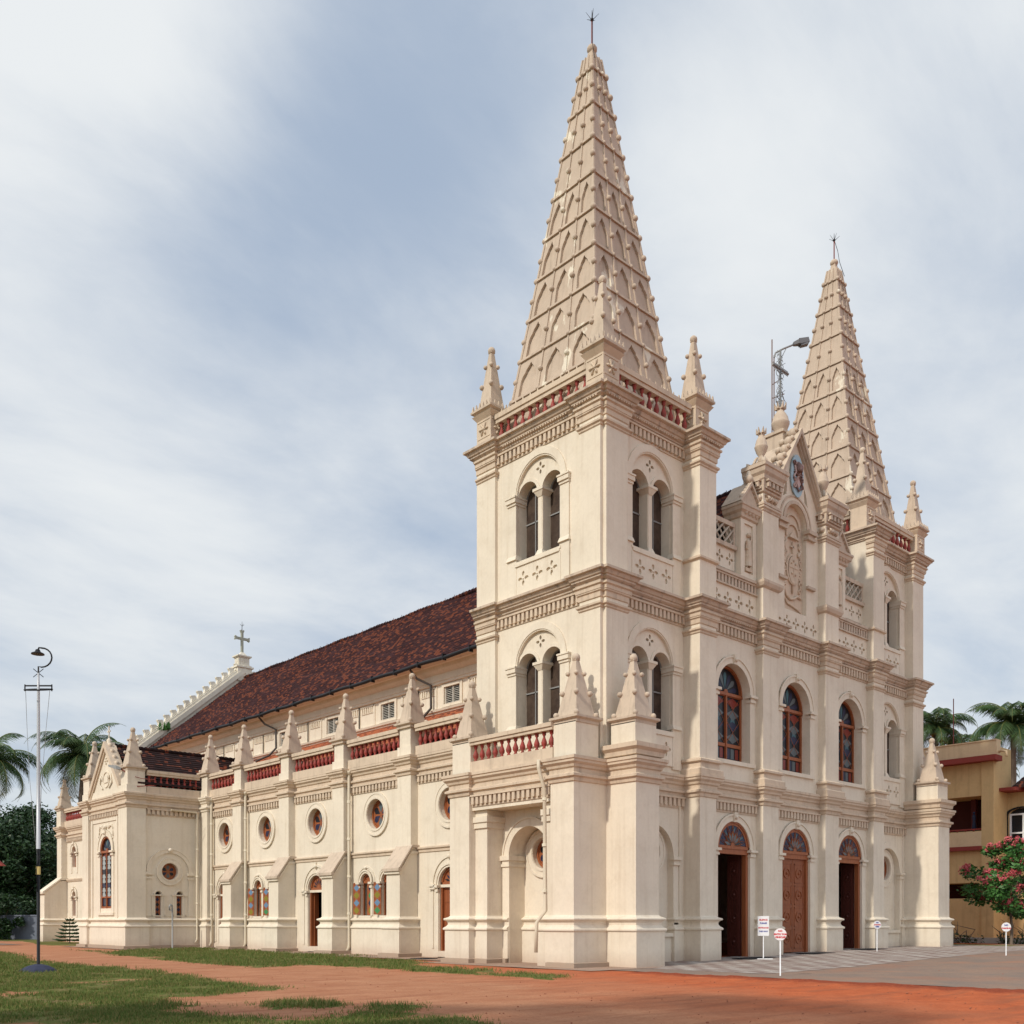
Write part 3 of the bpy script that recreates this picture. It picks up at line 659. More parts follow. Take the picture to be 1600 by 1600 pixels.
    part(c, 'pedestal_base', trim); c = MB(xf); dentils(c, FR((-1.35, 5.5), (-1.35, 1.12)), .03, 4.35, 6.02, 6.36, pitch=.25); part(c, 'dentil_band', trim)
    c = MB(xf); dentils(c, MF, .03, 3.77, 6.02, 6.36, pitch=.25); part(c, 'dentil_band', trim)
    # corner pier obelisks
    for (x0, x1, y0, y1) in ((-1.36, -.22, .04, 1.10), (.20, 1.32, -1.28, -.18), (-1.40, -.30, 5.54, 6.62)):
        pd = MB(xf); pd.box(W, x0, x1, y0, y1, 7.2, 8.45)
        pn_ = pinnacle(((x0+x1)/2, (y0+y1)/2), 8.66, 10.92, (x1-x0)/2+.10, 0, False, xf); part(pd, 'pedestal', cream, pn_)
    balustrade(FR((-1.28, 5.55), (-1.28, 1.10)), 0, 4.45, 0, 7.66, .62, .26, pitch=.37, xf=xf, bottom=.46, botw=.14)
ground_half(ID); ground_half(MIR)

# ------------------------------------------------------------------ central front between the towers
mb = MB(); MC = FR((6.15, 0), (18.75, 0)); DX = [7.8-6.15, 12.45-6.15, 17.1-6.15]
holes1 = [archp(c, 1.12, -.5, 4.5, 20) for c in DX]; holes2 = [archp(c, 1.12, 8.05, 10.85, 20) for c in DX]
mb.panel(MC, rect(0, 12.6, -.6, 7.2), holes1, depth=.38); mb.panel(MC, rect(0, 12.6, 7.2, 14.0), holes2, depth=.70)
for a in (9.4, 14.35):
    b = a+1.15; walls(mb, [(a, 0), (a, -.35), (b, -.35), (b, 0)], -.6, 20.4)
mb.box(W, 6.2, 18.7, .75, 1.0, 4.4, 7.0); mb.face([W(6.2, 0.5, 13.9), W(18.7, .5, 13.9), W(18.7, 7, 13.9), W(6.2, 7, 13.9)])
part(mb, 'front_wall', cream)
for c in DX:
    surround(MC, c, 1.12, 4.5, -.2, w=.30); surround(MC, c, 1.12, 10.85, 7.9, w=.30, sill=8.05)
    leaded(MC, c, 1.11, 8.06, 10.85, -.36)
tr = MB()
P23 = [(6.15, -.35), (6.15, 0), (9.4, 0), (9.4, -.35), (10.55, -.35), (10.55, 0), (14.35, 0), (14.35, -.35), (15.5, -.35), (15.5, 0), (18.75, 0), (18.75, -.35)]
tr.sweep([(7.0, 0)]+P23[2:-2]+[(17.9, 0)], lowcor(7.22), caps=False); part(tr, 'cornice', trim)
for a in (9.4, 14.35):
    b = a+1.15; s_ = [(a, 0), (a, -.35), (b, -.35), (b, 0)]
    tr = MB(); tr.sweep(s_, [(.02, 7.2), (.2, 7.22), (.2, 7.42), (.10, 7.5), (.08, 7.68), (.18, 7.72), (.18, 7.80), (0, 7.88)])
    part(tr, 'pilaster_base', trim); tr = MB(); tr.sweep(s_, pilband(13.96)); part(tr, 'capital_band', trim); tr = MB(); tr.sweep(s_, astr(12.66)); part(tr, 'capital_band', trim)
full = TP[:13][0:12]+[(6.15, -.35)]
fullpath = TP[0:12]+P23+[(24.9-x, y) for x, y in TP[0:12][::-1]]
tr = MB(); tr.sweep(fullpath, entab(13.96)); part(tr, 'cornice', dirtycor)
for x0, x1 in ((6.15, 9.4), (10.55, 14.35), (15.5, 18.75)):
    for z, hh in ((6.02, .34), (13.04, .37)): tr = MB(); dentils(tr, FR((x0, 0), (x1, 0)), .03, x1-x0-.03, z, z+hh, pitch=.235); part(tr, 'dentil_band', trim)
    tr = MB(); beads(tr, FR((x0, 0), (x1, 0)), .5, x1-x0-.5, 13.96-.36, .17); part(tr, 'bead_row', trim, kind='stuff')
for a in (9.4, 14.35): pl = MB(); pl.sweep([(a, .0), (a, -.35), (a+1.15, -.35), (a+1.15, 0)], plinth()); part(pl, 'plinth', cream)
# doors
for k, c in enumerate(DX):
    d_ = -.06; fr = MB(); h = 1.11
    fr.box(MC, c-h, c-h+.15, d_-.2, d_, .0, 4.42); fr.box(MC, c+h-.15, c+h, d_-.2, d_, .0, 4.42); fr.box(MC, c-h, c+h, d_-.2, d_+.03, 4.30, 4.52)
    dr = part(fr, 'door', wood, label='closed carved middle door' if k == 1 else 'arched door standing open on a dark interior')
    fl = fanlight(MC, c, h, 4.52, d_+.01, parent=dr, grand=True)
    def leaf(Mx, w0, w1, dd, m):
        lf = MB(); g = gh(c+6.15, 0); lf.box(Mx, w0, w1, dd-.06, dd, g+.04, 4.30)
        H = (4.30-g-.3)/4
        for j in range(4):
            z0 = g+.2+H*j; lf.box(Mx, w0+.1, w1-.1, dd, dd+.02, z0, z0+.04); lf.box(Mx, w0+.1, w1-.1, dd, dd+.02, z0+H-.14, z0+H-.10); lf.box(Mx, w0+.1, w0+.14, dd, dd+.02, z0, z0+H-.1); lf.box(Mx, w1-.14, w1-.1, dd, dd+.02, z0, z0+H-.1)
            lf.arc(Mx, (w0+w1)/2, z0+H/2-.05, (w1-w0)/2*.42, (w1-w0)/2*.55, dd, dd+.03, 0, 2*PI, 14, e=.9*(H/(w1-w0))); lf.ball(Mx((w0+w1)/2, dd, z0+H/2-.05), .07)
        return part(lf, 'door_leaf', m, dr)
    if k == 1: leaf(MC, c-h+.15, c-.01, d_-.08, doorwood); leaf(MC, c+.01, c+h-.15, d_-.08, doorwood)
    else:
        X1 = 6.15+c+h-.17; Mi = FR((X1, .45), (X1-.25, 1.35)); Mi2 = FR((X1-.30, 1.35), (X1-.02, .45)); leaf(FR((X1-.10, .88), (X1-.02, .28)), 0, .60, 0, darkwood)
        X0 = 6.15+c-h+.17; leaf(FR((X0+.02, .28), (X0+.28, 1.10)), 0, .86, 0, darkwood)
# gable storey over the middle
gp = MB(); gt = MB()
MG = FR((0, 0), (24.9, 0))
for x0, x1, n in ((6.15, 9.4, 4), (10.55, 14.35, 5), (15.5, 18.75, 4)):
    m_ = FR((x0, -.02), (x1, -.02)); quatrefoils(gp, m_, .1, x1-x0-.1, 14.02, 15.02, 0, n); gp.box(m_, 0, .1, -.3, 0, 14, 15.02); gp.box(m_, x1-x0-.1, x1-x0, -.3, 0, 14, 15.02)
for sgn in (0, 1):
    f = (lambda x: 24.9-x) if sgn else (lambda x: x)
    xa, xb = sorted((f(6.15), f(9.4))); m_ = FR((xa, -.05), (xb, -.05)); Lw = xb-xa
    gt.box(m_, 0, Lw, -.4, .06, 15.02, 15.08); dentils(gt, m_, 0.02, Lw-.02, 15.10, 15.46, d=-.12, proj=.14, pitch=.22); gp.box(m_, 0, Lw, -.5, -.12, 15.02, 15.5); gt.box(m_, 0, Lw, -.6, .10, 15.49, 15.60)
    xa, xb = sorted((f(6.15), f(8.2))); m_ = FR((xa, .22), (xb, .22)); Lw = xb-xa
    gp.box(m_, 0, Lw, -.3, -.02, 15.6, 15.85); quatrefoils(gp, m_, 0, Lw, 15.85, 16.68, 0, 3 if True else 2); gt.box(m_, -.0, Lw, -.3, .12, 16.68, 16.84)
    gt.box(m_, 0, Lw, -.2, .04, 17.62, 17.80); gt.box(m_, 0, .1, -.15, .02, 16.84, 17.62); gt.box(m_, Lw-.1, Lw, -.15, .02, 16.84, 17.62)
    q = Lw-.2; s_ = .40
    for i in range(-2, 8):
        for dz in (0,):
            a = .1+i*s_
            for sg in (1, -1):
                p0 = [a, 16.84] if sg == 1 else [a+.78, 16.84]; p1 = [p0[0]+sg*.78, 17.62]
                a_lo, a_hi = .1, Lw-.1
                def clip(p, o_):
                    t_ = None
                    for lim in (a_lo, a_hi):
                        if (p[0] < a_lo and lim == a_lo) or (p[0] > a_hi and lim == a_hi): t_ = (lim-o_[0])/(p[0]-o_[0]) if p[0] != o_[0] else 0; return [lim, o_[1]+(p[1]-o_[1])*t_]
                    return p
                if max(p0[0], p1[0]) <= a_lo or min(p0[0], p1[0]) >= a_hi: continue
                c0, c1 = clip(p0, p1), clip(p1, p0); gt.tube([m_(c0[0], -.04+.03*sg, c0[1]), m_(c1[0], -.04+.03*sg, c1[1])], .045, 4)
    # figure-relief pier
    xa, xb = sorted((f(8.25), f(9.37))); m_ = FR((xa, .0), (xb, .0)); w_ = xb-xa
    gp.panel(m_, rect(0, w_, 15.6, 18.1), [rect(.26, w_-.26, 15.85, 17.85)], d=.05, depth=.07, back=0)
    xo = 0 if not sgn else w_
    gp.box(m_, 0, w_, -1.6, .048, 15.6, 18.0) if False else walls(gp, [(xa, .7), (xa, -.05)], 15.6, 18.1) or walls(gp, [(xb, -.05), (xb, .7), (xa, .7)], 15.6, 18.1)
    gt.sweep([(xa, .7), (xa, -.05), (xb, -.05), (xb, .7)], [(0, 18.0), (.08, 18.05), (.10, 18.2), (.20, 18.28), (.23, 18.42), (.27, 18.45), (.27, 18.55), (0, 18.6)])
    gt.prism(m_, [(-.15, 18.58), (w_+.15, 18.58), (w_/2, 19.35)], -.72, .12); gt.prism(m_, [(-.25, 18.60), (-.15, 18.60), (w_/2, 19.42), (w_+.15, 18.60), (w_+.25, 18.60), (w_/2, 19.58)], -.74, .22)
    gt.ball(m_(w_/2, .05, 19.7), .2); gt.tube([m_(w_/2, .05, 19.85), m_(w_/2, .05, 20.05)], [.12, .05], 6)
    for q in range(4): gt.ball(m_(.2+q*.25, .14, 18.24), .10)
    for q in range(5):
        for sd in (-1, 1): gt.ball(m_(w_/2+sd*(w_/2+.1)*(1-(q+.5)/5), .1, 18.75+.75*(q+.5)/5), .09, sz=1.2)
    # carved standing figure, very shallow relief
    fg = MB(); c_ = w_/2
    fg.tube([m_(c_, .0, 16.15), m_(c_, .03, 16.5), m_(c_, .03, 17.05), m_(c_, .02, 17.25)], [.17, .15, .13, .06], 8); fg.ball(m_(c_, .05, 17.42), .10)
    fg.tube([m_(c_-.12, .03, 17.15), m_(c_-.2, .05, 16.85), m_(c_-.02, .08, 16.8)], .045, 6); fg.tube([m_(c_+.12, .03, 17.15), m_(c_+.2, .05, 17.3), m_(c_+.17, .05, 17.55)], .045, 6)
    fg.box(m_, c_-.22, c_+.22, -.04, .08, 15.92, 16.06); fg.tube([m_(c_-.08, .02, 16.1), m_(c_-.1, .05, 16.6)], .05, 5); fg.tube([m_(c_+.08, .02, 16.1), m_(c_+.06, .05, 16.6)], .05, 5)
    part(fg, 'figure_relief', trim)
    # tall pilaster above the cornice, capital block and urn
    xa, xb = sorted((f(9.4), f(10.55))); sub = [(xa, .5), (xa, -.35), (xb, -.35), (xb, .5)]
    walls(gp, [(xa, .5), (xa, 0)], 14, 20.4); walls(gp, [(xb, 0), (xb, .5), (xa, .5)], 14, 20.4); gp.face([W(xa-.3, -.6, 20.43), W(xb+.3, -.6, 20.43), W(xb+.3, .5, 20.43), W(xa-.3, .5, 20.43)])
    gt.sweep(sub, [(0, 15.35), (.10, 15.42), (.16, 15.55), (.16, 15.66), (0, 15.72)]); gt.sweep(sub, astr(18.55)); gt.sweep(sub, [(0, 18.72), (.10, 18.76), (.10, 18.86), (0, 18.9)])
    gt.sweep(sub, [(0, 19.25), (.08, 19.3), (.09, 19.4), (.11, 19.75), (.15, 19.8), (.17, 19.95), (.25, 20.05), (.28, 20.22), (.33, 20.25), (.33, 20.40), (0, 20.46)])
    mP = FR((xa, -.35), (xb, -.35)); mS = FR((xa, .5), (xa, -.35))
    for Mx, ww in ((mP, 1.15), (mS, .85)):
        dentils(gt, Mx, 0.0, ww, 19.48, 19.74, d=.12, proj=.12, pitch=.23)
        for t_ in range(3): gt.ball(Mx(ww/2+(t_-1)*.26, .02, 19.08), .14, sz=.9); 
        gt.tube([Mx(.12, .05, 19.2), Mx(.3, .09, 18.98), Mx(ww/2, .1, 19.1), Mx(ww-.3, .09, 18.98), Mx(ww-.12, .05, 19.2)], .04, 5)
    ux, uy = (xa+xb)/2, .12
    ur = MB(); ur.lathe((ux, uy, 20.44), [(.26, 0), (.22, .12), (.13, .22), (.10, .42), (.15, .50), (.09, .56), (.12, .66), (.21, .80), (.25, .92), (.28, 1.0), (.28, 1.04), (.25, 1.08), (.24, 1.18), (.19, 1.34), (.12, 1.46), (.10, 1.54), (.13, 1.6)], 14)
    for t_ in range(6): a_ = PI/3*t_; ur.taper(W, ux+.15*math.cos(a_)-.05, ux+.15*math.cos(a_)+.05, uy+.15*math.sin(a_)-.05, uy+.15*math.sin(a_)+.05, 22.02, ux+.2*math.cos(a_)-.01, ux+.2*math.cos(a_)+.01, uy+.2*math.sin(a_)-.01, uy+.2*math.sin(a_)+.01, 22.26)
    for sx in (-1, 1):
        for sy in (-1, 1): ur.tube([(ux+sx*.42, uy+sy*.42, 20.47), (ux+sx*.40, uy+sy*.40, 20.72), (ux+sx*.25, uy+sy*.25, 20.66), (ux+sx*.16, uy+sy*.16, 20.95), (ux+sx*.1, uy+sy*.1, 21.05)], [.09, .08, .07, .06, .04], 6)
    part(ur, 'urn', weather)
# gable wall
GX0, GX1, ax = 10.55, 14.35, 12.45; MGw = FR((10.55, 0), (14.35, 0)); c_ = 1.9
outer = [(0, 15.02), (3.8, 15.02), (3.8, 20.0), (1.9, 22.75), (0, 20.0)]
hol = archp(c_, .88, 15.05, 18.85, 18)
gp.panel(MGw, outer, [hol, [(c_-1.0, 19.75+.1), (c_-.86, 20.35), (c_-.66, 20.70), (c_-.72, 20.0)], [(c_+1.0, 19.85), (c_+.72, 20.0), (c_+.66, 20.70), (c_+.86, 20.35)]], d=.0, depth=.2, back=1)
for s_, t_ in (((10.55, 20.0), (12.45, 22.75)), ((12.45, 22.75), (14.35, 20.0))): gp.face([W(s_[0], 0, s_[1]), W(t_[0], 0, t_[1]), W(t_[0], 1.4, t_[1]), W(s_[0], 1.4, s_[1])])
gp.face([W(10.55, 1.4, 14), W(14.35, 1.4, 14), W(14.35, 1.4, 20), W(12.45, 1.4, 22.75), W(10.55, 1.4, 20)])
ogp = part(gp, 'front_gable', [cream, trim])
for d0, d1, w0, w1 in ((0, .12, .0, .20), (0, .22, .12, .32), (-1.5, .32, .24, .40)):
    gt.prism(MGw, [(-.02, 19.9-.28+w0), (-.02, 19.9-.28+w1+.02), (1.9, 22.75-.25+w1+.08), (3.82, 19.9-.28+w1+.02), (3.82, 19.9-.28+w0), (1.9, 22.75-.25+w0)], d0, d1)
for q in range(6):
    f_ = (q+.5)/6
    for s_ in (-1, 1):
        x_ = 12.45+s_*1.9*(1-f_); z_ = 20.0+2.75*f_+.28
        gt.ball((x_, .05, z_), .20, sz=1.1); gt.ball((x_-s_*.0, .05+.32, z_+.06), .15); gt.ball((x_, -.12, z_+.1), .11)
gt.arc(MGw, c_, 18.85, .88, 1.02, 0, .05, n=20); gt.arc(MGw, c_, 18.85, 1.18, 1.26, 0, .04, n=20)
for s_ in (-1, 1):
    a, b = sorted((c_+s_*.88, c_+s_*1.42)); gt.box(MGw, a-.05, b+.05, -.1, .14, 18.42, 18.52); gt.box(MGw, a-.08, b+.08, -.1, .2, 18.66, 18.82); gt.box(MGw, a, b, 0, .10, 18.52, 18.66); gt.box(MGw, a-.05, b+.05, 0, .14, 16.25, 16.37)
part(gt, 'gable_moulding', weather)
# central pedestal, urn and iron cross behind the gable tip
ur = MB(); ux, uy = 12.45, .75
ur.box(W, ux-.45, ux+.45, uy-.4, uy+.45, 22.0, 23.0); ur.box(W, ux-.52, ux+.52, uy-.47, uy+.52, 22.9, 23.02)
ur.lathe((ux, uy, 23.0), [(.22, 0), (.18, .1), (.30, .25), (.37, .42), (.40, .50), (.40, .56), (.36, .62), (.33, .78), (.24, .95), (.16, 1.05), (.13, 1.15), (.17, 1.2)], 16)
for t_ in range(6): a_ = PI/3*t_; ur.taper(W, ux+.17*math.cos(a_)-.06, ux+.17*math.cos(a_)+.06, uy+.17*math.sin(a_)-.06, uy+.17*math.sin(a_)+.06, 24.15, ux+.25*math.cos(a_)-.01, ux+.25*math.cos(a_)+.01, uy+.25*math.sin(a_)-.01, uy+.25*math.sin(a_)+.01, 24.45)
part(ur, 'urn', weather)
ic = MB(); z0 = 24.2
ic.tube([(ux, uy, z0), (ux, uy, z0+2.6)], .05, 6); ic.tube([(ux-.62, uy, z0+1.75), (ux+.62, uy, z0+1.75)], .055, 6)
rr = random.Random(3)
for s_ in (-1, 1):
    for k in range(12):
        zc = z0+.12+.2*k; r_ = .11+.05*math.sin(k); cx_ = ux+s_*(.11+.04*(k % 2))
        ic.tube([(cx_+r_*math.cos(t_*.6), uy+.03*(k % 2), zc+r_*math.sin(t_*.6)*.9) for t_ in range(9)], .014, 4)
        ic.tube([(ux+s_*.05, uy, zc), (ux+s_*.26, uy+rr.uniform(-.1, .1), zc+.16)], .011, 4)
    for k in range(5): zc = ux+s_*(.15+.1*k); ic.tube([(zc+.07*math.cos(t_), uy, z0+1.75+.12*math.sin(t_)) for t_ in range(7)], .012, 4)
    ic.tube([(ux+s_*.1, uy, z0+.3), (ux+s_*.35, uy, z0+.15), (ux+s_*.38, uy, z0+.45), (ux+s_*.2, uy, z0+.55), (ux+s_*.12, uy, z0+.8)], .016, 4)
part(ic, 'iron_cross', silver)
# shield carving in the gable arch (low relief) and blue oval plaque
sh = MB(); D = -.2
sh.arc(MGw, c_, 16.95, .42, .50, D, D+.08, 0, 2*PI, 28, e=1.35); sh.prism(MGw, [(c_+.36*math.cos(2*PI*i/24), 16.95+.55*math.sin(2*PI*i/24)*(1 if math.sin(2*PI*i/24) > 0 else 1.15)) for i in range(24)], D, D+.10)
sh.box(MGw, c_-.32, c_+.32, D+.09, D+.125, 16.98, 17.02); sh.box(MGw, c_-.02, c_+.02, D+.09, D+.125, 16.6, 17.0)
for i, (a, z) in enumerate(((-.17, 17.2), (.17, 17.2), (.14, 16.72), (-.14, 16.75), (0, 17.32))): sh.ball(MGw(c_+a, D+.1, z), .065)
sh.box(MGw, c_-.035, c_+.035, D, D+.09, 17.5, 18.15); sh.box(MGw, c_-.15, c_+.15, D, D+.09, 17.88, 17.95)
sh.taper(MGw, c_-.34, c_+.34, D, D+.14, 18.28, c_-.12, c_+.12, D, D+.10, 18.52); sh.arc(MGw, c_, 18.45, .44, .52, D, D+.07, -.3, PI+.3, 16); sh.arc(MGw, c_, 18.75, .55, .62, D, D+.07, .1, PI-.1, 16)
for s_ in (-1, 1):
    for k in range(7):
        zc = 16.1+.32*k; sh.arc(MGw, c_+s_*(.60+.06*math.sin(k*2.1)), zc, .07, .12, D, D+.07, 0 if k % 2 else .6, 4.6, 10); sh.ball(MGw(c_+s_*.62, D+.05, zc+.16), .05)
    sh.tube([MGw(c_+s_*.45, D+.05, 17.6), MGw(c_+s_*.66, D+.06, 17.85), MGw(c_+s_*.5, D+.06, 18.2)], .05, 6)
sh.tube([MGw(c_+a, D+.04, z) for a, z in ((-.75, 16.1), (-.5, 15.75), (-.2, 15.62), (.1, 15.68), (.4, 15.85), (.7, 15.8))], .06, 6); sh.tube([MGw(c_+a, D+.04, z) for a, z in ((-.8, 15.7), (-.4, 15.4), (.1, 15.33), (.5, 15.25), (.75, 15.1))], .045, 6)
sh.tube([MGw(c_+a, D+.04, z) for a, z in ((0, 16.25), (0, 15.9))], .05, 6)
part(sh, 'carved_emblem', trim)
bp = MB(); zc = 20.95
bp.prism(MGw, circ(c_, zc, .50, 28, .92), .04, .10, 0)
bp.tube([MGw(c_-.32, .15, zc+.48), MGw(c_+.32, .15, zc-.46)], .06, 6, 1); bp.tube([MGw(c_+.32, .15, zc+.46), MGw(c_-.32, .15, zc-.48)], .06, 6, 2)
for q in (-1, 1):
    bp.tube([MGw(c_+q*.12, .14, zc+.55), MGw(c_+q*.28, .15, zc+.35), MGw(c_+q*.2, .15, zc+.1), MGw(c_+q*.36, .14, zc-.1), MGw(c_+q*.24, .14, zc-.3)], .045, 6, 1 if q > 0 else 2)
    for k in range(4): bp.ball(MGw(c_+q*(.34-.03*k), .14, zc-.18+.14*k), .05, 1+k % 2)
for a, z, m_ in ((-.32, .5, 1), (.32, .47, 2), (-.3, -.48, 2), (.3, -.45, 1)): bp.arc(MGw, c_+a*.95, zc+z, .05, .10, .12, .18, 0, 2*PI, 10, m_)
bp.lathe(MGw(c_, .16, zc+.12), [(.17, 0), (.19, .12), (.16, .2), (.17, .24), (.12, .36), (.03, .46), (.01, .5)], 10, 1)
bp.prism(MGw, [(c_-.16, zc-.12), (c_+.16, zc-.12), (c_+.16, zc-.34), (c_, zc-.56), (c_-.16, zc-.34)], .1, .16, 2); bp.tube([MGw(c_-.22, .14, zc-.5), MGw(c_, .16, zc-.68), MGw(c_+.22, .14, zc-.5)], .04, 6, 1)
bp.tube([MGw(c_-.2, .14, zc+.05), MGw(c_+.0, .18, zc-.02), MGw(c_+.2, .14, zc+.05)], .05, 6, 1)
part(bp, 'oval_plaque', [bluepl, plbrown, plpink])
# ------------------------------------------------------------------ aisle wall along the side, facing the camera's left
PIL = [(12, 13), (17.4, 18.4), (22.6, 23.6), (27.85, 28.85)]
BAY = [(9.7, 'door'), (15.2, 'win'), (20.5, 'door'), (25.7, 'win'), (30.5, 'door')]
def aisle_bay(Mx, ybase, yc, kind, occ=True, xf=None):
    """returns the holes in wall coordinates a = ybase - y"""
    a = ybase-yc; hs = []
    if occ: hs.append(circ(a, 6.62, .72)); oculus(Mx, a, 6.62, .70, 1.03, 0, .26, xf)
    if kind == 'door':
        hs.append(archp(a, .76, .30, 3.20, 16)); surround(Mx, a, .78, 3.15, .2, xf, w=.16, capw=.06, key=False)
        s = MB(xf); s.arc(Mx, a, 3.2, 1.15, 1.27, 0, .05, n=20)
        for q in (-1, 1): s.box(Mx, *sorted((a+q*1.15, a+q*1.27)), 0, .04, .4, 3.0); s.box(Mx, *sorted((a+q*.94, a+q*1.38)), 0, .13, 2.98, 3.06); s.box(Mx, *sorted((a+q*.92, a+q*1.42)), 0, .17, 3.10, 3.20); s.box(Mx, *sorted((a+q*.96, a+q*1.34)), 0, .09, 3.06, 3.10)
        s.ball(Mx(a, .06, 4.38), .11); s.box(Mx, a-.06, a+.06, 0, .09, 4.3, 4.58); s.box(Mx, a-.85, a+.85, -.25, .30, .06, .29)
        part(s, 'door_surround', cream)
        fr = MB(xf); fr.box(Mx, a-.76, a+.76, -.22, -.05, 3.06, 3.18, 1); fr.box(Mx, a-.75, a-.66, -.25, -.08, .3, 3.06); fr.box(Mx, a+.66, a+.75, -.25, -.08, .3, 3.06)
        dr = part(fr, 'side_door', [wood, cream]); fanlight(Mx, a, .74, 3.18, -.14, xf, parent=dr)
        lf = MB(xf)
        if yc < 12 or yc > 29:
            lf.box(Mx, a-.66, a+.66, -.24, -.19, .3, 3.06); 
            for j in range(4):
                for q in (-1, 1): lf.box(Mx, *sorted((a+q*.06, a+q*.58)), -.19, -.17, .45+.65*j, .98+.65*j)
            lf.box(Mx, a-.015, a+.015, -.19, -.165, .3, 3.06)
        else:
            lf.box(Mx, a-.66, a-.60, -.50, -.26, .3, 3.06); lf.box(Mx, a+.60, a+.66, -.95, -.26, .3, 3.06)
        part(lf, 'door_leaf', doorwood, dr)
    elif kind == 'win':
        for q, off in ((-1, -.86), (1, .86)):
            c = a+off; hs.append(archp(c, .42, 1.86, 3.45, 12)); surround(Mx, c, .42, 3.45, 1.86, xf, w=.17, capw=.05, key=False)
            s = MB(xf); s.arc(Mx, c, 3.45, .68, .76, 0, .04, n=18); s.ball(Mx(c, .05, 4.12), .08); s.box(Mx, c-.5, c+.5, 0, .10, 1.74, 1.86); part(s, 'window_surround', cream)
            fr = MB(xf); fr.box(Mx, c-.42, c-.36, -.2, -.12, 1.86, 3.45); fr.box(Mx, c+.36, c+.42, -.2, -.12, 1.86, 3.45)
            wi = part(fr, 'side_window', wood); fanlight(Mx, c, .42, 3.42, -.14, xf, n=5, parent=wi)
            st = MB(xf); st.box(Mx, c-.14, c+.37, -.20, -.15, 1.88, 3.40)
            for r_ in range(4):
                zc = 2.09+.36*r_; st.face([Mx(c+.115, -.146, zc-.17), Mx(c+.27, -.146, zc), Mx(c+.115, -.146, zc+.17), Mx(c-.04, -.146, zc)], 1+(5, 0, 4, 0)[r_])
                st.face([Mx(c+.23, -.146, zc+.12), Mx(c+.31, -.146, zc+.12), Mx(c+.31, -.146, zc+.24), Mx(c+.23, -.146, zc+.24)], 1+7)
            part(st, 'shutter', [wood]+[G_blue, G_pale, G_dark, G_red, G_green, G_yel, G_sky, G_orange, G_teal], wi)
            for sg, ang, m0 in ((-1, 0, 0),):
                # open shutters, hinged on each jamb
                hx = c+sg*.40; th = PI*.80 if sg < 0 else PI*.28
                if sg > 0: th = PI*.12 if q < 0 else PI*.12
                p0 = Mx(hx, .06, 0); u = Mx(1, 0, 0)-Mx(0, 0, 0); nn = Mx(0, 1, 0)-Mx(0, 0, 0)
                dirv = (u*(-1 if sg < 0 else 1)*abs(math.cos(.42 if sg < 0 else 1.9))+nn*math.sin(.42 if sg < 0 else 1.9))
                if sg > 0: dirv = (u*-.55+nn*-.83)
                dirv.normalize(); Ms = FR((p0.x, p0.y), (p0.x+dirv.x, p0.y+dirv.y))
                st = MB(xf); st.box(Ms, 0, .40, -.02, .02, 1.90, 3.36)
                for r_ in range(4):
                    for face in (-.024, .024):
                        zc = 2.10+.36*r_; cc = (5, 6, 5, 6)[r_] if sg < 0 else (0, 4, 0, 5)[r_]
                        if sg < 0 and q > 0 and r_ == 0: cc = 4
                        st.face([Ms(.20, face, zc-.17), Ms(.36, face, zc), Ms(.20, face, zc+.17), Ms(.04, face, zc)], 1+cc)
                        for tx, tz in ((.06, .18), (.34, .18)):
                            st.face([Ms(tx-.04, face*.98, zc+tz-.06), Ms(tx+.04, face*.98, zc+tz-.06), Ms(tx+.04, face*.98, zc+tz+.06), Ms(tx-.04, face*.98, zc+tz+.06)], 1+7)
                part(st, 'shutter', [wood]+[G_blue, G_pale, G_dark, G_red, G_green, G_yel, G_sky, G_orange, G_teal], wi)
    return hs
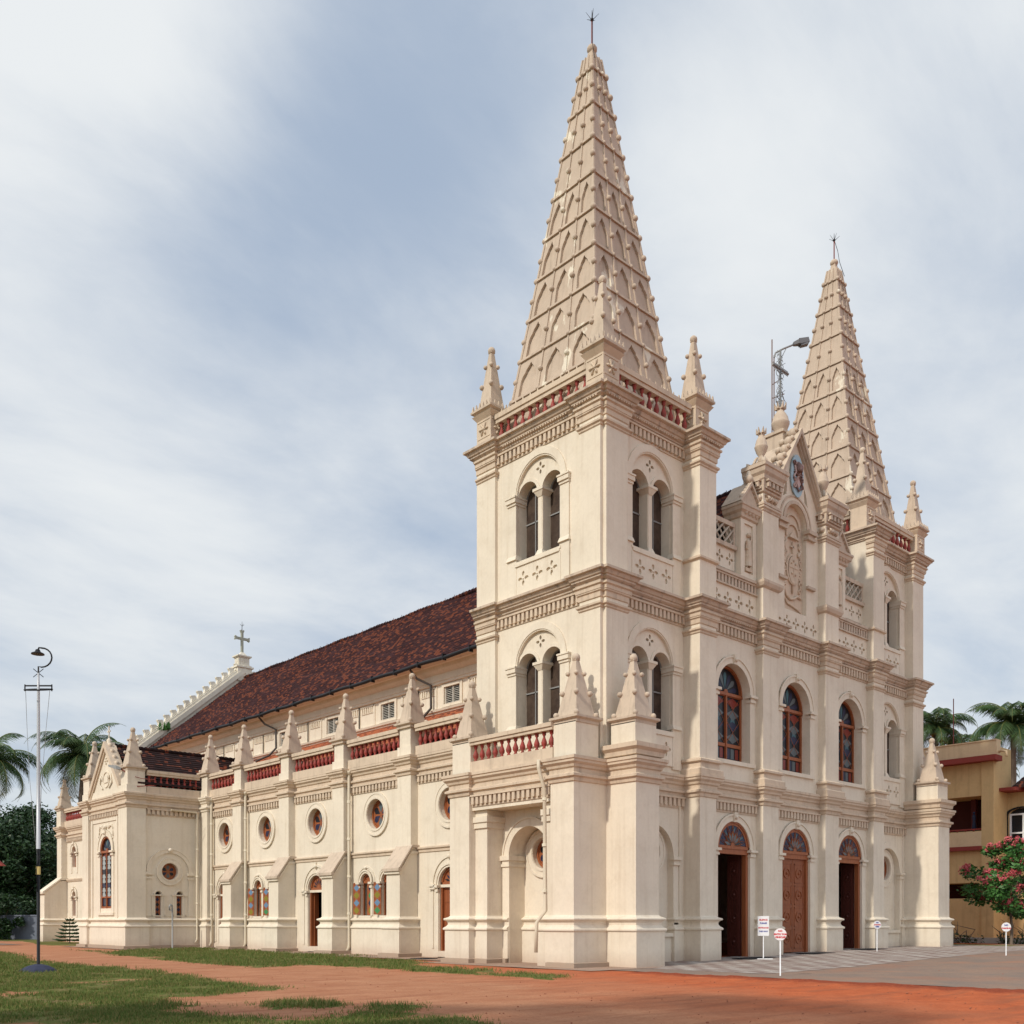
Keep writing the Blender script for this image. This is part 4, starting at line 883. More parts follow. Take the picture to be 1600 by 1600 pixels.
def aisle(xf, detail=True):
    Y0 = 33.0; Mx = FR((1.0, Y0), (1.0, 6.66)); hs = []
    for yc, kd in BAY: hs += aisle_bay(Mx, Y0, yc, kd, True, xf)
    wb = MB(xf); wb.panel(Mx, rect(0, Y0-6.66, -.6, 9.4), hs, depth=.45)
    # a dark room behind the open doors
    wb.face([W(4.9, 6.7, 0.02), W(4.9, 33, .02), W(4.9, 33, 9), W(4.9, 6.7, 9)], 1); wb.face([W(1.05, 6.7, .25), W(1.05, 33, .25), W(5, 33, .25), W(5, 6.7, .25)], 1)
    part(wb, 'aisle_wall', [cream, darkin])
    path = [(1.0, 33.0)]
    for y0, y1 in PIL[::-1]: path += [(1.0, y1), (.6, y1), (.6, y0), (1.0, y0)]
    path += [(1.0, 6.66)]
    c = MB(xf); c.sweep(path, [(u, z) for u, z in lowcor(8.95)]); c.sweep([(1.0, 33), (1.0, 6.66)], [(0, 4.62), (.05, 4.65), (.05, 4.75), (.12, 4.8), (.12, 4.86), (0, 4.9)])
    edges = [33.0]+[v for p in PIL[::-1] for v in (p[1], p[0])]+[6.66]
    for i in range(0, len(edges), 2):
        y1, y0 = edges[i], edges[i+1]; M = FR((1.0, y1), (1.0, y0)); dentils(c, M, .05, y1-y0-.05, 7.78, 8.08, pitch=.26)
        balustrade(FR((.92, y1), (.92, y0)), .12, y1-y0-.12, 0, 9.36, .66, .30, pitch=.36, xf=xf, bottom=.40, botw=.15, single=y0 < 20)
    part(c, 'cornice', trim)
    pl = MB(xf); edges2 = []
    for (yc, kd), (ya, yb) in zip(BAY, ((6.66, 12), (13, 17.4), (18.4, 22.6), (23.6, 27.85), (28.85, 33))):
        if kd != 'door': pl = MB(xf); pl.sweep([(1.0, yb), (1.0, ya)], plinth()); part(pl, 'plinth', cream)
    for y0, y1 in PIL:
        b = MB(xf); b.box(W, .6, 1.05, y0, y1, 4.76, 9.4); Mb = FR((0, y1), (0, y0))
        # buttress body: section in x,z extruded along y
        sec = [(0.0, -.6), (.98, -.6), (.98, 4.75), (.58, 4.75), (0, 3.92)]
        My = lambda a, d, z: Vector((a, d, z))
        b.prism(My, sec, y0, y1)
        cap = [(-.16, 3.80), (-.16, 3.93), (-.10, 3.97), (.62, 4.98), (.98, 4.98), (.98, 4.86), (.62, 4.86), (.0, 3.98), (0, 3.80)]
        b.prism(My, cap, y0-.12, y1+.12, 1); b.prism(My, [(-.09, 3.68), (-.09, 3.80), (0.0, 3.84), (.6, 4.70), (.98, 4.70), (.98, 4.6), (.6, 4.58), (0, 3.68)], y0-.06, y1+.06)
        b.sweep([(1.0, y1), (0, y1), (0, y0), (1.0, y0)], plinth()); b.sweep([(1.0, y1), (0, y1), (0, y0), (1.0, y0)], [(.28, -.6), (.28, .17), (0, .2)], mi=2)
        part(b, 'buttress', [cream, weather, stone])
    for y0, y1 in PIL+[(32.05, 33.05)]:
        pd = MB(xf); yc = (y0+y1)/2; pd.box(W, .66, 1.46, y0+.1, y1-.1, 8.95, 10.25)
        p = pinnacle((1.06, yc), 10.46, 12.75, .60, 0, False, xf); part(pd, 'pedestal', cream, p)
    e = MB(xf); e.box(W, .6, 1.05, 32.05, 33.0, 0, 9.4); e.sweep([(1.0, 33.0), (.6, 33.0), (.6, 32.05), (1.0, 32.05)], lowcor(8.95)); e.sweep([(1.0, 33.0), (.6, 33.0), (.6, 32.05), (1.0, 32.05)], plinth()); part(e, 'buttress', cream)
    # downpipes
    for y, x in ((17.2, .78), (27.65, .78), (31.9, .80)):
        dp = MB(xf); dp.tube([(.9, y-.02, 8.9), (x, y, 8.6), (x, y, .35), (x-.12, y, .12)], .075, 8)
        for z in (1.9, 3.7, 5.5, 7.3): dp.tube([(x, y, z), (x, y, z+.12)], .095, 8)
        dp.lathe((x-.0, y, 8.65), [(.08, 0), (.13, .12), (.13, .2)], 8); part(dp, 'downpipe', pipem)
    # aisle roof
    ar = MB(xf); n = 14
    for i in range(n):
        x0, x1 = 1.35+(5.3-1.35)*i/n, 1.35+(5.3-1.35)*(i+1)/n; z0, z1 = 9.85+2.25*i/n, 9.85+2.25*(i+1)/n
        ar.box(W, x0, x1+.05, 6.8, 50, z0-.1, z0); ar.face([W(x0-.04, 6.8, z0+.01), W(x0-.04, 50, z0+.01), W(x1+.02, 50, z1), W(x1+.02, 6.8, z1)]); ar.face([W(x0-.04, 6.8, z0+.01), W(x0-.04, 50, z0+.01), W(x0-.04, 50, z0-.06), W(x0-.04, 6.8, z0-.06)])
    ar.box(W, 1.05, 1.5, 6.8, 50, 9.2, 9.4)
    part(ar, 'aisle_roof', roofo)
    # clerestory
    cl = MB(xf); Mc = FR((5.2, 50.2), (5.2, 6.8)); wins = []
    ys = [14.7+5.42*k for k in range(7)]+[9.3]
    wins = [rect(50.2-y-.62, 50.2-y+.62, 12.42, 13.28) for y in ys]
    cl.panel(Mc, rect(0, 43.4, 9, 14.6), wins, depth=.12)
    for y in ys:
        a = 50.2-y
        for z0, z1, a0, a1 in ((13.28, 13.42, a-.80, a+.80), (12.28, 12.42, a-.80, a+.80), (12.42, 13.28, a-.80, a-.62), (12.42, 13.28, a+.62, a+.80)): cl.box(Mc, a0, a1, 0, .07, z0, z1)
        for q in (-1, 1):
            b0 = a+q*2.0; 
            for t_ in (-.72, .72): cl.box(Mc, b0+t_-.07, b0+t_+.07, 0, .05, 12.28, 13.42)
            cl.box(Mc, b0-.72, b0+.72, 0, .05, 13.34, 13.42); n_ = 6
            for k in range(n_): cl.box(Mc, b0-.48+k*.18, b0-.40+k*.18, 0, .06, 13.02, 13.32)
            cl.box(Mc, b0-.5, b0+.6, 0, .04, 12.98, 13.02)
    part(cl, 'clerestory_wall', cream)
    cc = MB(xf); cc.sweep([(5.2, 50.2), (5.2, 6.8)], [(0, 12.10), (.10, 12.14), (.14, 12.24), (0, 12.28)]); cc.sweep([(5.2, 50.2), (5.2, 6.8)], [(0, 13.44), (.12, 13.48), (.12, 13.60), (.16, 13.62), (.16, 13.95), (.30, 14.02), (.42, 14.12), (.50, 14.28), (.62, 14.30), (.62, 14.42), (0, 14.5)])
    part(cc, 'cornice', cream)
    for y in ys:
        a = 50.2-y; lv = MB(xf)
        lv.box(Mc, a-.62, a-.56, -.12, -.02, 12.42, 13.28); lv.box(Mc, a+.56, a+.62, -.12, -.02, 12.42, 13.28); lv.box(Mc, a-.03, a+.03, -.12, -.02, 12.42, 13.28); lv.box(Mc, a-.62, a+.62, -.13, -.12, 12.42, 13.28, 1)
        for k in range(9):
            z = 12.47+.09*k; lv.face([Mc(a-.56, -.11, z+.06), Mc(a+.56, -.11, z+.06), Mc(a+.56, -.03, z), Mc(a-.56, -.03, z)])
        part(lv, 'louvre_window', [shutgrey, darkin])
aisle(ID); 
def aisle_far(xf):
    b = MB(xf); b.face([W(1, 6.7, -.6), W(1, 58, -.6), W(1, 58, 10), W(1, 6.7, 10)]); b.face([W(5.2, 6.8, 9), W(5.2, 50.2, 9), W(5.2, 50.2, 14.5), W(5.2, 6.8, 14.5)]); part(b, 'aisle_wall', cream)
    c = MB(xf); c.sweep([(1, 58), (1, 6.66)], lowcor(8.95)); c.sweep([(5.2, 50.2), (5.2, 6.8)], [(0, 13.44), (.16, 13.6), (.5, 14.28), (.62, 14.42), (0, 14.5)]); part(c, 'cornice', trim)
    r = MB(xf); r.face([W(1.3, 6.8, 9.8), W(1.3, 58, 9.8), W(5.3, 58, 12.1), W(5.3, 6.8, 12.1)]); part(r, 'aisle_roof', roofo)
aisle_far(MIR)

# ------------------------------------------------------------------ nave roof
for xf, s_ in ((ID, 1), (MIR, -1)):
    r = MB(xf); n = 46; X0, Z0, X1, Z1 = 4.25, 14.38, 12.45, 21.25
    ny = 44
    for i in range(n):
        x0, x1 = X0+(X1-X0)*i/n, X0+(X1-X0)*(i+1)/n; z0, z1 = Z0+(Z1-Z0)*i/n, Z0+(Z1-Z0)*(i+1)/n
        prev = None
        for j in range(ny+1):
            y = 5.5+(50.15-5.5)*j/ny; wob = .085*(noise.noise((y*.25, i*.11, 1))+.5*noise.noise((y*1.3, i*.5, 4)))
            cur = (W(x0-.05, y, z0+.035+wob), W(x1, y, z1+.012+wob), W(x0-.05, y, z0-.06+wob))
            if prev: r.face([prev[0], cur[0], cur[1], prev[1]]); r.face([prev[0], prev[2], cur[2], cur[0]])
            prev = cur
    for i in range(n):
        x0, x1 = X0+(X1-X0)*i/n, X0+(X1-X0)*(i+1)/n; z0, z1 = Z0+(Z1-Z0)*i/n, Z0+(Z1-Z0)*(i+1)/n
        if x0 < 6.25: continue
        for j in range(5):
            y, y2 = 1.75+.75*j, 2.5+.75*j; r.face([W(x0-.05, y, z0+.035), W(x0-.05, y2, z0+.035), W(x1, y2, z1+.012), W(x1, y, z1+.012)]); r.face([W(x0-.05, y, z0+.035), W(x0-.05, y, z0-.06), W(x0-.05, y2, z0-.06), W(x0-.05, y2, z0+.035)])
    part(r, 'nave_roof', roofm)
g = MB(); g.tube([(4.1, y, 14.34+.03*math.sin(y*1.7)) for y in [6.8+1.0*k for k in range(44)]], .10, 8); g.box(W, 4.2, 5.1, 6.8, 50.2, 14.30, 14.36, 1)
for k in range(22): y = 8+2*k; g.box(W, 4.0, 4.24, y, y+.06, 14.2, 14.5)
part(g, 'gutter', [blackmetal, trim])
rc = MB()
for k in range(162):
    y = 1.8+.3*k; rc.tube([(12.45, y, 21.29+.03*math.sin(k*.4)), (12.45, y+.28, 21.27+.03*math.sin(k*.4))], [.14, .11], 6)
    if k % 3 == 0: rc.tube([(12.45, y, 21.38), (12.45, y, 21.5)], .02, 4)
part(rc, 'ridge_tiles', roofm)
for y in (14.2+5.42*0+2.6, 38.6-6.2):
    dp = MB(); dp.tube([(4.15, y, 14.25), (4.5, y-.1, 13.85), (5.0, y-.6, 13.5), (5.02, y-.6, 12.35), (4.6, y-.5, 11.85), (3.9, y, 11.45)], .065, 8); part(dp, 'downpipe', mat('dull_dark_pipe', (.07, .06, .055), .7))
# rear gable with stepped crest, pedestal and stone cross
rg = MB(); Mg = FR((0, 50.2), (24.9, 50.2))
rg.prism(Mg, [(3.9, 9), (21.0, 9), (21.0, 14.5), (12.45, 21.75), (3.9, 14.5)], -.7, 0)
for s_ in (1, -1):
    f = (lambda x: x) if s_ > 0 else (lambda x: 24.9-x)
    rg.prism(Mg, [(f(3.7), 14.2), (f(12.45), 21.65), (f(12.45), 22.1), (f(3.7), 14.65)], -.8, .14)
    rg.prism(Mg, [(f(3.7), 14.65), (f(12.45), 22.1), (f(12.45), 22.35), (f(3.7), 14.9)], -.62, .02)
    for k in range(16):
        x = 4.0+.53*k; z = 14.9+(x-3.7)*.8514
        rg.prism(Mg, [(f(x-.2), z-.1), (f(x+.26), z+.25), (f(x+.12), z+.50), (f(x-.26), z+.42), (f(x-.14), z+.2)], -.45, -.15); rg.ball(W(f(x-.2), 50.5, z+.40), .09, n=6)
part(rg, 'rear_gable', white)
pdl = MB(); px_, py_ = 12.45, 50.6
for r_, z0, z1, t_ in ((.62, 21.0, 22.08, 0), (.74, 22.08, 22.2, 0), (.46, 22.2, 22.92, 0), (.52, 22.92, 23.0, 0), (.62, 23.0, 23.1, 0)): pdl.box(W, px_-r_, px_+r_, py_-r_*.8, py_+r_*.8, z0, z1)
for Mq in (FR((px_-.46, py_-.368), (px_+.46, py_-.368)), FR((px_-.46, py_+.368), (px_-.46, py_-.368))):
    quatrefoils(pdl, Mq, .12, .70, 22.27, 22.87, .02, 1, 0, 1)
pdl.taper(W, px_-.35, px_+.35, py_-.3, py_+.3, 23.1, px_-.12, px_+.12, py_-.1, py_+.1, 23.42)
pc = part(pdl, 'cross_pedestal', [white, darkin])
xc = MB(); xc.box(W, px_-.09, px_+.09, py_-.09, py_+.09, 23.35, 25.1); xc.box(W, px_-.45, px_+.45, py_-.088, py_+.088, 24.45, 24.63)
Mx_ = FR((px_, py_), (px_+1, py_))
for q in (-1, 1): xc.prism(Mx_, [(q*.45, 24.45), (q*.62, 24.36), (q*.66, 24.46), (q*.62, 24.54), (q*.66, 24.62), (q*.62, 24.72), (q*.45, 24.63)], -.092, .092)
xc.prism(Mx_, [(-.09, 25.0), (-.18, 25.2), (-.09, 25.25), (0, 25.2), (.09, 25.25), (.18, 25.2), (.09, 25.0)], -.092, .092)
xc.tube([(px_, py_, 25.2), (px_, py_, 25.95)], [.03, .01], 5, 1)
for k in range(4): xc.tube([(px_, py_, 25.55), (px_+.2*math.cos(k*PI/2), py_+.2*math.sin(k*PI/2), 25.72)], .012, 4, 1)
part(xc, 'stone_cross', [mat('lichen_grey_stone', (.36, .37, .31), .9), blackmetal], pc)
fern = MB(); rr = random.Random(5)
for k in range(26):
    a = rr.uniform(0, 2*PI); fern.face([W(5.6, 50.1, 16.1), W(5.6+.5*math.cos(a), 50.1+.3*math.sin(a)-.1, 16.2+rr.uniform(0, .7)), W(5.65+.55*math.cos(a+.2), 50.1+.3*math.sin(a+.2)-.1, 16.1+rr.uniform(0, .6))])
f_ = fern.build('wall_fern', gleaf); tag(f_, 'small green fern sprouting from the stepped white rear gable', 'plant')

# ------------------------------------------------------------------ transept
TX0, TX1, TY0, TY1 = -3.7, 1.0, 33.0, 39.9
tw = MB(); Mw = FR((TX0, TY1), (TX0, TY0)); Ms = FR((TX0, TY0), (TX1, TY0)); La = TY1-TY0; Ls = TX1-TX0
wa = TY1-36.35
tw.panel(Mw, rect(0, La, -.6, 9.4), [archp(wa, .90, 2.35, 5.75, 18)], depth=.3)
oc = -1.28-TX0
tw.panel(Ms, rect(0, Ls, -.6, 9.4), [circ(oc, 4.5, .50), archp(oc-.68, .17, 1.80, 3.15, 8), archp(oc+.60, .17, 1.80, 3.15, 8)], depth=.3)
tw.face([W(TX0, TY1, -.6), W(TX1, TY1, -.6), W(TX1, TY1, 9.4), W(TX0, TY1, 9.4)])
for a0, a1 in ((0, 1.0), (La-1.1, La)): tw.box(Mw, a0, a1, 0, .16, -.6, 9.4)
for a0, a1 in ((1.25, 1.45), (La-1.65, La-1.45)): tw.box(Mw, a0, a1, 0, .07, 1.8, 7.7)
tw.box(Ms, -.16, .95, 0, .16, -.6, 9.4); tw.box(Mw, 1.45, La-1.65, 0, .05, 7.5, 7.7)
tw.box(Ms, 1.05, Ls-.4, 0, .04, 1.86, 1.92)
part(tw, 'transept_wall', cream)
surround(Mw, wa, .90, 5.75, 2.0, w=.34, sill=2.1, e=1.0); leaded(Mw, wa, .89, 2.35, 5.75, -.03, fancy=1)
ex = MB(); D = -.02      # rich pattern of pale panes in the tall window
for r_ in range(9):
    for q in (-1, 1):
        zc = 3.2+.27*r_; a = wa+q*.40; cl_ = [1, 1, 0, 1, 1, 2, 1, 1, 1][r_]
        ex.face([Mw(a-.26, D, zc-.12), Mw(a+.0, D, zc-.16), Mw(a+.26, D, zc-.1), Mw(a+.1, D, zc+.12), Mw(a-.22, D, zc+.1)], cl_)
        ex.face([Mw(a-.33, D+.003, zc), Mw(a-.28, D+.003, zc+.13), Mw(a-.2, D+.003, zc+.02)], 2)
part(ex, 'stained_glass', [G_blue, G_white, G_dark])
oculus(Ms, oc, 4.5, .49, .82, 0, .25)
s = MB(); s.arc(Ms, oc, 4.42, 1.16, 1.42, 0, .07, n=24); s.arc(Ms, oc, 4.42, 1.36, 1.42, .07, .1, n=24); s.ball(Ms(oc, .1, 5.75), .13)
for q in (-1, 1):
    a, b = sorted((oc+q*1.14, oc+q*1.44)); s.box(Ms, a-.08, b+.08, 0, .15, 4.28, 4.42); s.box(Ms, a-.04, b+.04, 0, .12, 4.05, 4.14); s.box(Ms, a, b, 0, .05, 1.9, 4.05)
for cx_ in (oc-.68, oc+.60):
    s.arc(Ms, cx_, 3.15, .20, .30, 0, .06, n=12); s.box(Ms, cx_-.48, cx_+.48, 0, .07, 3.07, 3.14); s.box(Ms, cx_-.42, cx_-.34, 0, .04, 1.8, 3.07); s.box(Ms, cx_+.34, cx_+.42, 0, .04, 1.8, 3.07)
# plaster garland over the window
gl = s; 
for q in (-1, 1):
    gl.tube([Mw(wa+q*.1, .03, 7.25), Mw(wa+q*.4, .03, 7.1), Mw(wa+q*.7, .03, 7.22), Mw(wa+q*.95, .03, 7.3), Mw(wa+q*1.05, .03, 6.95), Mw(wa+q*1.12, .03, 6.6)], .035, 5)
    for k in range(5): gl.ball(Mw(wa+q*(.2+.2*k), .03, 7.22-.05*math.sin(k*2)), .06, n=6)
    for k in range(4): gl.ball(Mw(wa+q*1.05, .03, 7.1-.2*k), .05, n=6)
gl.ball(Mw(wa, .05, 7.2), .14)
part(s, 'window_surround', cream)
for cx_ in (oc-.68, oc+.60):
    l = MB(); l.box(Ms, cx_-.17, cx_+.17, -.2, -.14, 1.8, 3.1); pn = MB()
    for k in range(4): z = 1.98+.29*k; pn.face([Ms(cx_, -.13, z-.14), Ms(cx_+.11, -.13, z), Ms(cx_, -.13, z+.14), Ms(cx_-.11, -.13, z)], k % 2)
    o = part(l, 'lancet_window', wood); part(pn, 'stained_glass', [G_dark, G_blue], o)
c = MB(); tp = [(TX1, TY1), (TX0+.6, TY1), (TX0-.16, TY1), (TX0-.16, TY1-1.0), (TX0, TY1-1.0), (TX0, TY0+1.1), (TX0-.16, TY0+1.1), (TX0-.16, TY0-.16), (TX0+.95, TY0-.16), (TX0+.95, TY0), (TX1, TY0)]
c.sweep(tp, lowcor(8.95)); dentils(c, Mw, 1.05, La-1.15, 7.78, 8.08, pitch=.26); dentils(c, Ms, 1.0, Ls-.45, 7.78, 8.08, pitch=.26)
part(c, 'cornice', trim)
p = MB(); p.sweep(tp, plinth()); part(p, 'plinth', cream); p = MB(); p.sweep(tp, [(.28, -.6), (.28, .17), (0, .2)]); part(p, 'footing', stone)
balustrade(FR((TX0+.9, TY0+.08), (TX1, TY0+.08)), .15, Ls-1.35, 0, 9.36, .66, .30, pitch=.34, bottom=.4, botw=.15, single=False)
for (x, y) in ((TX0+.42, TY0+.42), (TX0+.42, TY1-.46)):
    pd = MB(); pd.box(W, x-.5, x+.5, y-.5, y+.5, 8.95, 10.25); pn_ = pinnacle((x, y), 10.46, 12.75, .62, 0); part(pd, 'pedestal', cream, pn_)
tg = MB(); gc = La/2-.02
tg.prism(Mw, [(1.0, 9.0), (La-1.1, 9.0), (La-1.1, 9.3), (gc, 12.0), (1.0, 9.3)], -.5, -.05)
for w0, w1, d1 in ((-.1, .12, .05), (.1, .26, .14)): tg.prism(Mw, [(.95, 9.0+w0), (.95, 9.25+w1), (gc, 12.05+w1), (La-1.05, 9.25+w1), (La-1.05, 9.0+w0), (gc, 11.85+w0)], -.55, d1, 1)
for k in range(7):
    f = (k+.5)/7
    for q in (-1, 1): tg.ball(Mw(gc+q*(La/2-1.1)*(1-f), -.2, 9.5+2.75*f), .15, 1, n=6, sz=1.2)
tg.arc(Mw, gc, 10.05, .42, .50, -.05, .0, 0, 2*PI, 20); tg.box(Mw, gc-.3, gc+.3, -.05, .0, 9.85, 10.25)
for q in (-1, 1): tg.tube([Mw(gc+q*.5, 0, 9.5), Mw(gc+q*.95, 0, 9.8), Mw(gc+q*.75, 0, 10.3), Mw(gc+q*.55, 0, 10.0)], .05, 5)
for t_ in range(4): tg.ball(Mw(gc+.15*math.cos(t_*PI/2), -.02, 11.15+.15*math.sin(t_*PI/2)), .07, n=6)
tg.lathe(Mw(gc, -.2, 12.1), [(.2, 0), (.2, .1), (.12, .2), (.16, .3), (.05, .42)], 8)
tg.box(Mw, gc-.03, gc+.03, -.23, -.17, 12.4, 13.25); tg.box(Mw, gc-.22, gc+.22, -.23, -.17, 12.9, 12.97)
part(tg, 'transept_gable', [cream, trim])
r = MB(); n = 16; yc = (TY0+TY1)/2
for sg in (-1, 1):
    for i in range(n):
        y0, y1 = (yc+sg*3.5)+(-sg*3.5)*i/n, (yc+sg*3.5)+(-sg*3.5)*(i+1)/n; z0, z1 = 9.55+2.5*i/n, 9.55+2.5*(i+1)/n
        r.face([W(TX0+.5, y0+sg*.04, z0+.05), W(5.2, y0+sg*.04, z0+.05), W(5.2, y1, z1+.01), W(TX0+.5, y1, z1+.01)]); r.face([W(TX0+.5, y0+sg*.04, z0+.05), W(5.2, y0+sg*.04, z0+.05), W(5.2, y0+sg*.04, z0-.06), W(TX0+.5, y0+sg*.04, z0-.06)])
for k in range(28): r.tube([(TX0+.5+.31*k, yc, 12.12), (TX0+.8+.31*k, yc, 12.10)], [.15, .12], 6)
part(r, 'transept_roof', roofx)
# wing beyond the transept
Mq = FR((1.0, 58.2), (1.0, TY1)); b = MB(); H = []
for y in (55.6, 52.2):
    a = 58.2-y; H.append(archp(a, .45, 5.75, 6.9, 10)); H.append(archp(a, .38, 2.0, 3.5, 10) if y > 54 else archp(a, .7, .2, 3.3, 10))
    surround(Mq, a, .47, 6.9, 5.3, w=.30, key=True); surround(Mq, a, .40 if y > 54 else .72, 3.5 if y > 54 else 3.3, 1.9 if y > 54 else .2, w=.28)
    f = MB(); f.prism(Mq, archp(a, .44, 5.76, 6.9, 10), -.28, -.22); f.box(Mq, a-.03, a+.03, -.22, -.19, 5.8, 7.2); f.box(Mq, a-.4, a+.4, -.22, -.19, 6.4, 6.48); part(f, 'wing_window', wood)
    f = MB(); f.prism(Mq, archp(a, .37 if y > 54 else .69, 2.01 if y > 54 else .21, 3.5 if y > 54 else 3.3, 10), -.28, -.22); f.box(Mq, a-.03, a+.03, -.22, -.19, 2.1, 3.6); part(f, 'wing_window' if y > 54 else 'wing_door', wood if y > 54 else doorwood)
b.panel(Mq, rect(0, 58.2-TY1, -.6, 9.4), H, depth=.3); b.box(W, .55, 1.05, 57.205, 58.19, 4.9, 9.3); b.face([W(1, 58.2, -.6), W(24, 58.2, -.6), W(24, 58.2, 9.4), W(1, 58.2, 9.4)])
b.face([W(1.3, 50.9, 9.3), W(23.6, 50.9, 9.3), W(23.6, 58, 9.3), W(1.3, 58, 9.3)]); part(b, 'wing_wall', cream)
c = MB(); pth = [(1.0, 58.2), (.55, 58.2), (.55, 57.2), (1.0, 57.2), (1.0, TY1)]; c.sweep([(3, 58.2)]+pth[1:], lowcor(8.95)); c.sweep([(1.0, 57.2), (1.0, TY1)], [(0, 4.62), (.05, 4.65), (.12, 4.8), (.12, 4.86), (0, 4.9)]); dentils(c, Mq, 1.05, 17, 7.78, 8.08, pitch=.26); part(c, 'cornice', trim)
bb = MB(); y0, y1 = 57.2, 58.2; My = lambda a, d, z: Vector((a, d, z))
bb.prism(My, [(-.7, -.6), (.98, -.6), (.98, 4.75), (.5, 4.75), (-.7, 3.8)], y0, y1); bb.prism(My, [(-.86, 3.7), (-.86, 3.86), (.55, 4.98), (.98, 4.98), (.98, 4.8), (.5, 4.8), (-.7, 3.84), (-.7, 3.7)], y0-.1, y1+.1); bb.sweep([(1.0, y1), (-.7, y1), (-.7, y0), (1.0, y0)], plinth()); part(bb, 'buttress', cream)
pb = MB(); pb.sweep([(1.0, 57.2), (1.0, TY1)], plinth()); part(pb, 'plinth', cream)
pd = MB(); pd.box(W, .5, 1.4, 57.22, 58.15, 8.97, 10.25); pn_ = pinnacle((.95, 57.7), 10.46, 12.75, .62, 0); part(pd, 'pedestal', cream, pn_)
balustrade(FR((.92, 57.2), (.92, TY1)), 0, 57.2-TY1, 0, 9.36, .66, .30, pitch=.34, bottom=.4, botw=.15, single=False)
part(bal_rest, 'baluster', redbal, kind='stuff')
# pipes on the transept side and the corner pier
for pts in ([(-1.3, 32.75, 8.1), (.25, 32.75, 8.05), (.3, 32.75, 7.9), (.3, 32.75, .5), (.18, 32.72, .3)], [(-1.52, 1.6, 7.9-.7), (-1.86, 1.35, 7.15), (-1.9, 1.3, 6.9), (-1.62, 1.3, 6.2), (-1.56, 1.3, 1.95), (-1.85, 1.45, 1.55), (-1.88, 1.45, .5)]):
    dp = MB(); dp.tube(pts, .065, 8)
    for z in (2.6, 4.2, 5.8): dp.tube([(pts[3][0], pts[3][1], z), (pts[3][0], pts[3][1], z+.1)], .085, 8)
    part(dp, 'downpipe', pipem)
# ================================================================== GROUND
def gpt(px_, py_, z=0.0):
    dep = (1.6-z)*1540/(py_-1439.0); v = CAM+FWD*dep+RGT*((px_-800)/1540*dep); return (v.x, v.y)
def poly(pts): return [gpt(*p) for p in pts]
GRASS = [poly([(119,1484),(175,1488),(231,1481),(300,1481),(417,1485),(465,1490),(550,1493),(625,1500),(660,1504),(640,1509),(700,1513),(883,1526),(870,1530),(700,1521),(590,1513),(475,1508),(412,1512),(300,1505),(275,1502),(180,1492)]),
         poly([(-500,1484),(0,1488),(25,1490),(60,1502),(185,1512),(350,1533),(425,1546),(310,1556),(235,1562),(210,1574),(270,1582),(350,1590),(480,1594),(600,1582),(700,1581),(745,1600),(800,1700),(700,2600),(-2600,2600)]),
         poly([(-600,1461),(0,1463),(100,1465),(130,1468),(128,1478),(70,1477),(38,1471),(0,1470.5),(-500,1468)])]
BARE = [poly([(0,1549),(75,1548),(80,1553),(0,1558)]), poly([(30,1496),(110,1497),(130,1503),(40,1503)]), poly([(250,1574),(330,1571),(420,1578),(300,1584)])]
TUFT = [poly([(470,1572),(520,1568),(530,1573),(490,1577)]), poly([(572,1573),(600,1570),(612,1577),(580,1578)]), poly([(610,1573),(640,1570),(655,1576),(620,1578)]), poly([(225,1572),(300,1570),(330,1575),(250,1578)]), poly([(410,1572),(480,1564),(500,1568),(430,1577)])]
def inside(p, x, y):
    c = False; n = len(p); j = n-1
    for i in range(n):
        if (p[i][1] > y) != (p[j][1] > y) and x < (p[j][0]-p[i][0])*(y-p[i][1])/(p[j][1]-p[i][1])+p[i][0]: c = not c
        j = i
    return c
def boxof(p): return (min(q[0] for q in p), max(q[0] for q in p), min(q[1] for q in p), max(q[1] for q in p))
GB = [(p, boxof(p)) for p in GRASS]; BB = [(p, boxof(p)) for p in BARE]; TB = [(p, boxof(p)) for p in TUFT]
def hit(lst, x, y): return any(b[0] <= x <= b[1] and b[2] <= y <= b[3] and inside(p, x, y) for p, b in lst)
def grass_at(x, y):
    s = .55; nx = noise.noise((x*.9, y*.9, 3))*s+noise.noise((x*3.1, y*3.1, 7))*.22; ny = noise.noise((x*.9, y*.9, 11))*s+noise.noise((x*3.1, y*3.1, 17))*.22
    k = min(1, math.hypot(x-CAM.x, y-CAM.y)/30); u, v = x+nx*k, y+ny*k
    if u > .2 and 2 < v < 60 and u < 24: return 0
    if hit(BB, u, v): return .25
    if hit(TB, u, v): return 1
    if hit(GB, u, v):
        n_ = noise.noise((x*.45, y*.45, 20))+.5*noise.noise((x*1.6, y*1.6, 25)); return 1 if n_ > -.42 else .45
    if x > 28 and -3.5 < y < 1.5 and x < 33.6: return .8
    return 0
def coords(lo, hi, st, far):
    a = [lo+st*i for i in range(int((hi-lo)/st)+1)]; x, k = a[-1], st
    while x < far: k *= 1.35; x += k; a.append(x)
    x, k = a[0], st; pre = []
    while x > -far: k *= 1.35; x -= k; pre.append(x)
    return pre[::-1]+a
gx, gy = coords(-28, 12, .22, 3000), coords(-22, 62, .28, 3000)
me = bpy.data.meshes.new('ground'); vs = []; cols = []
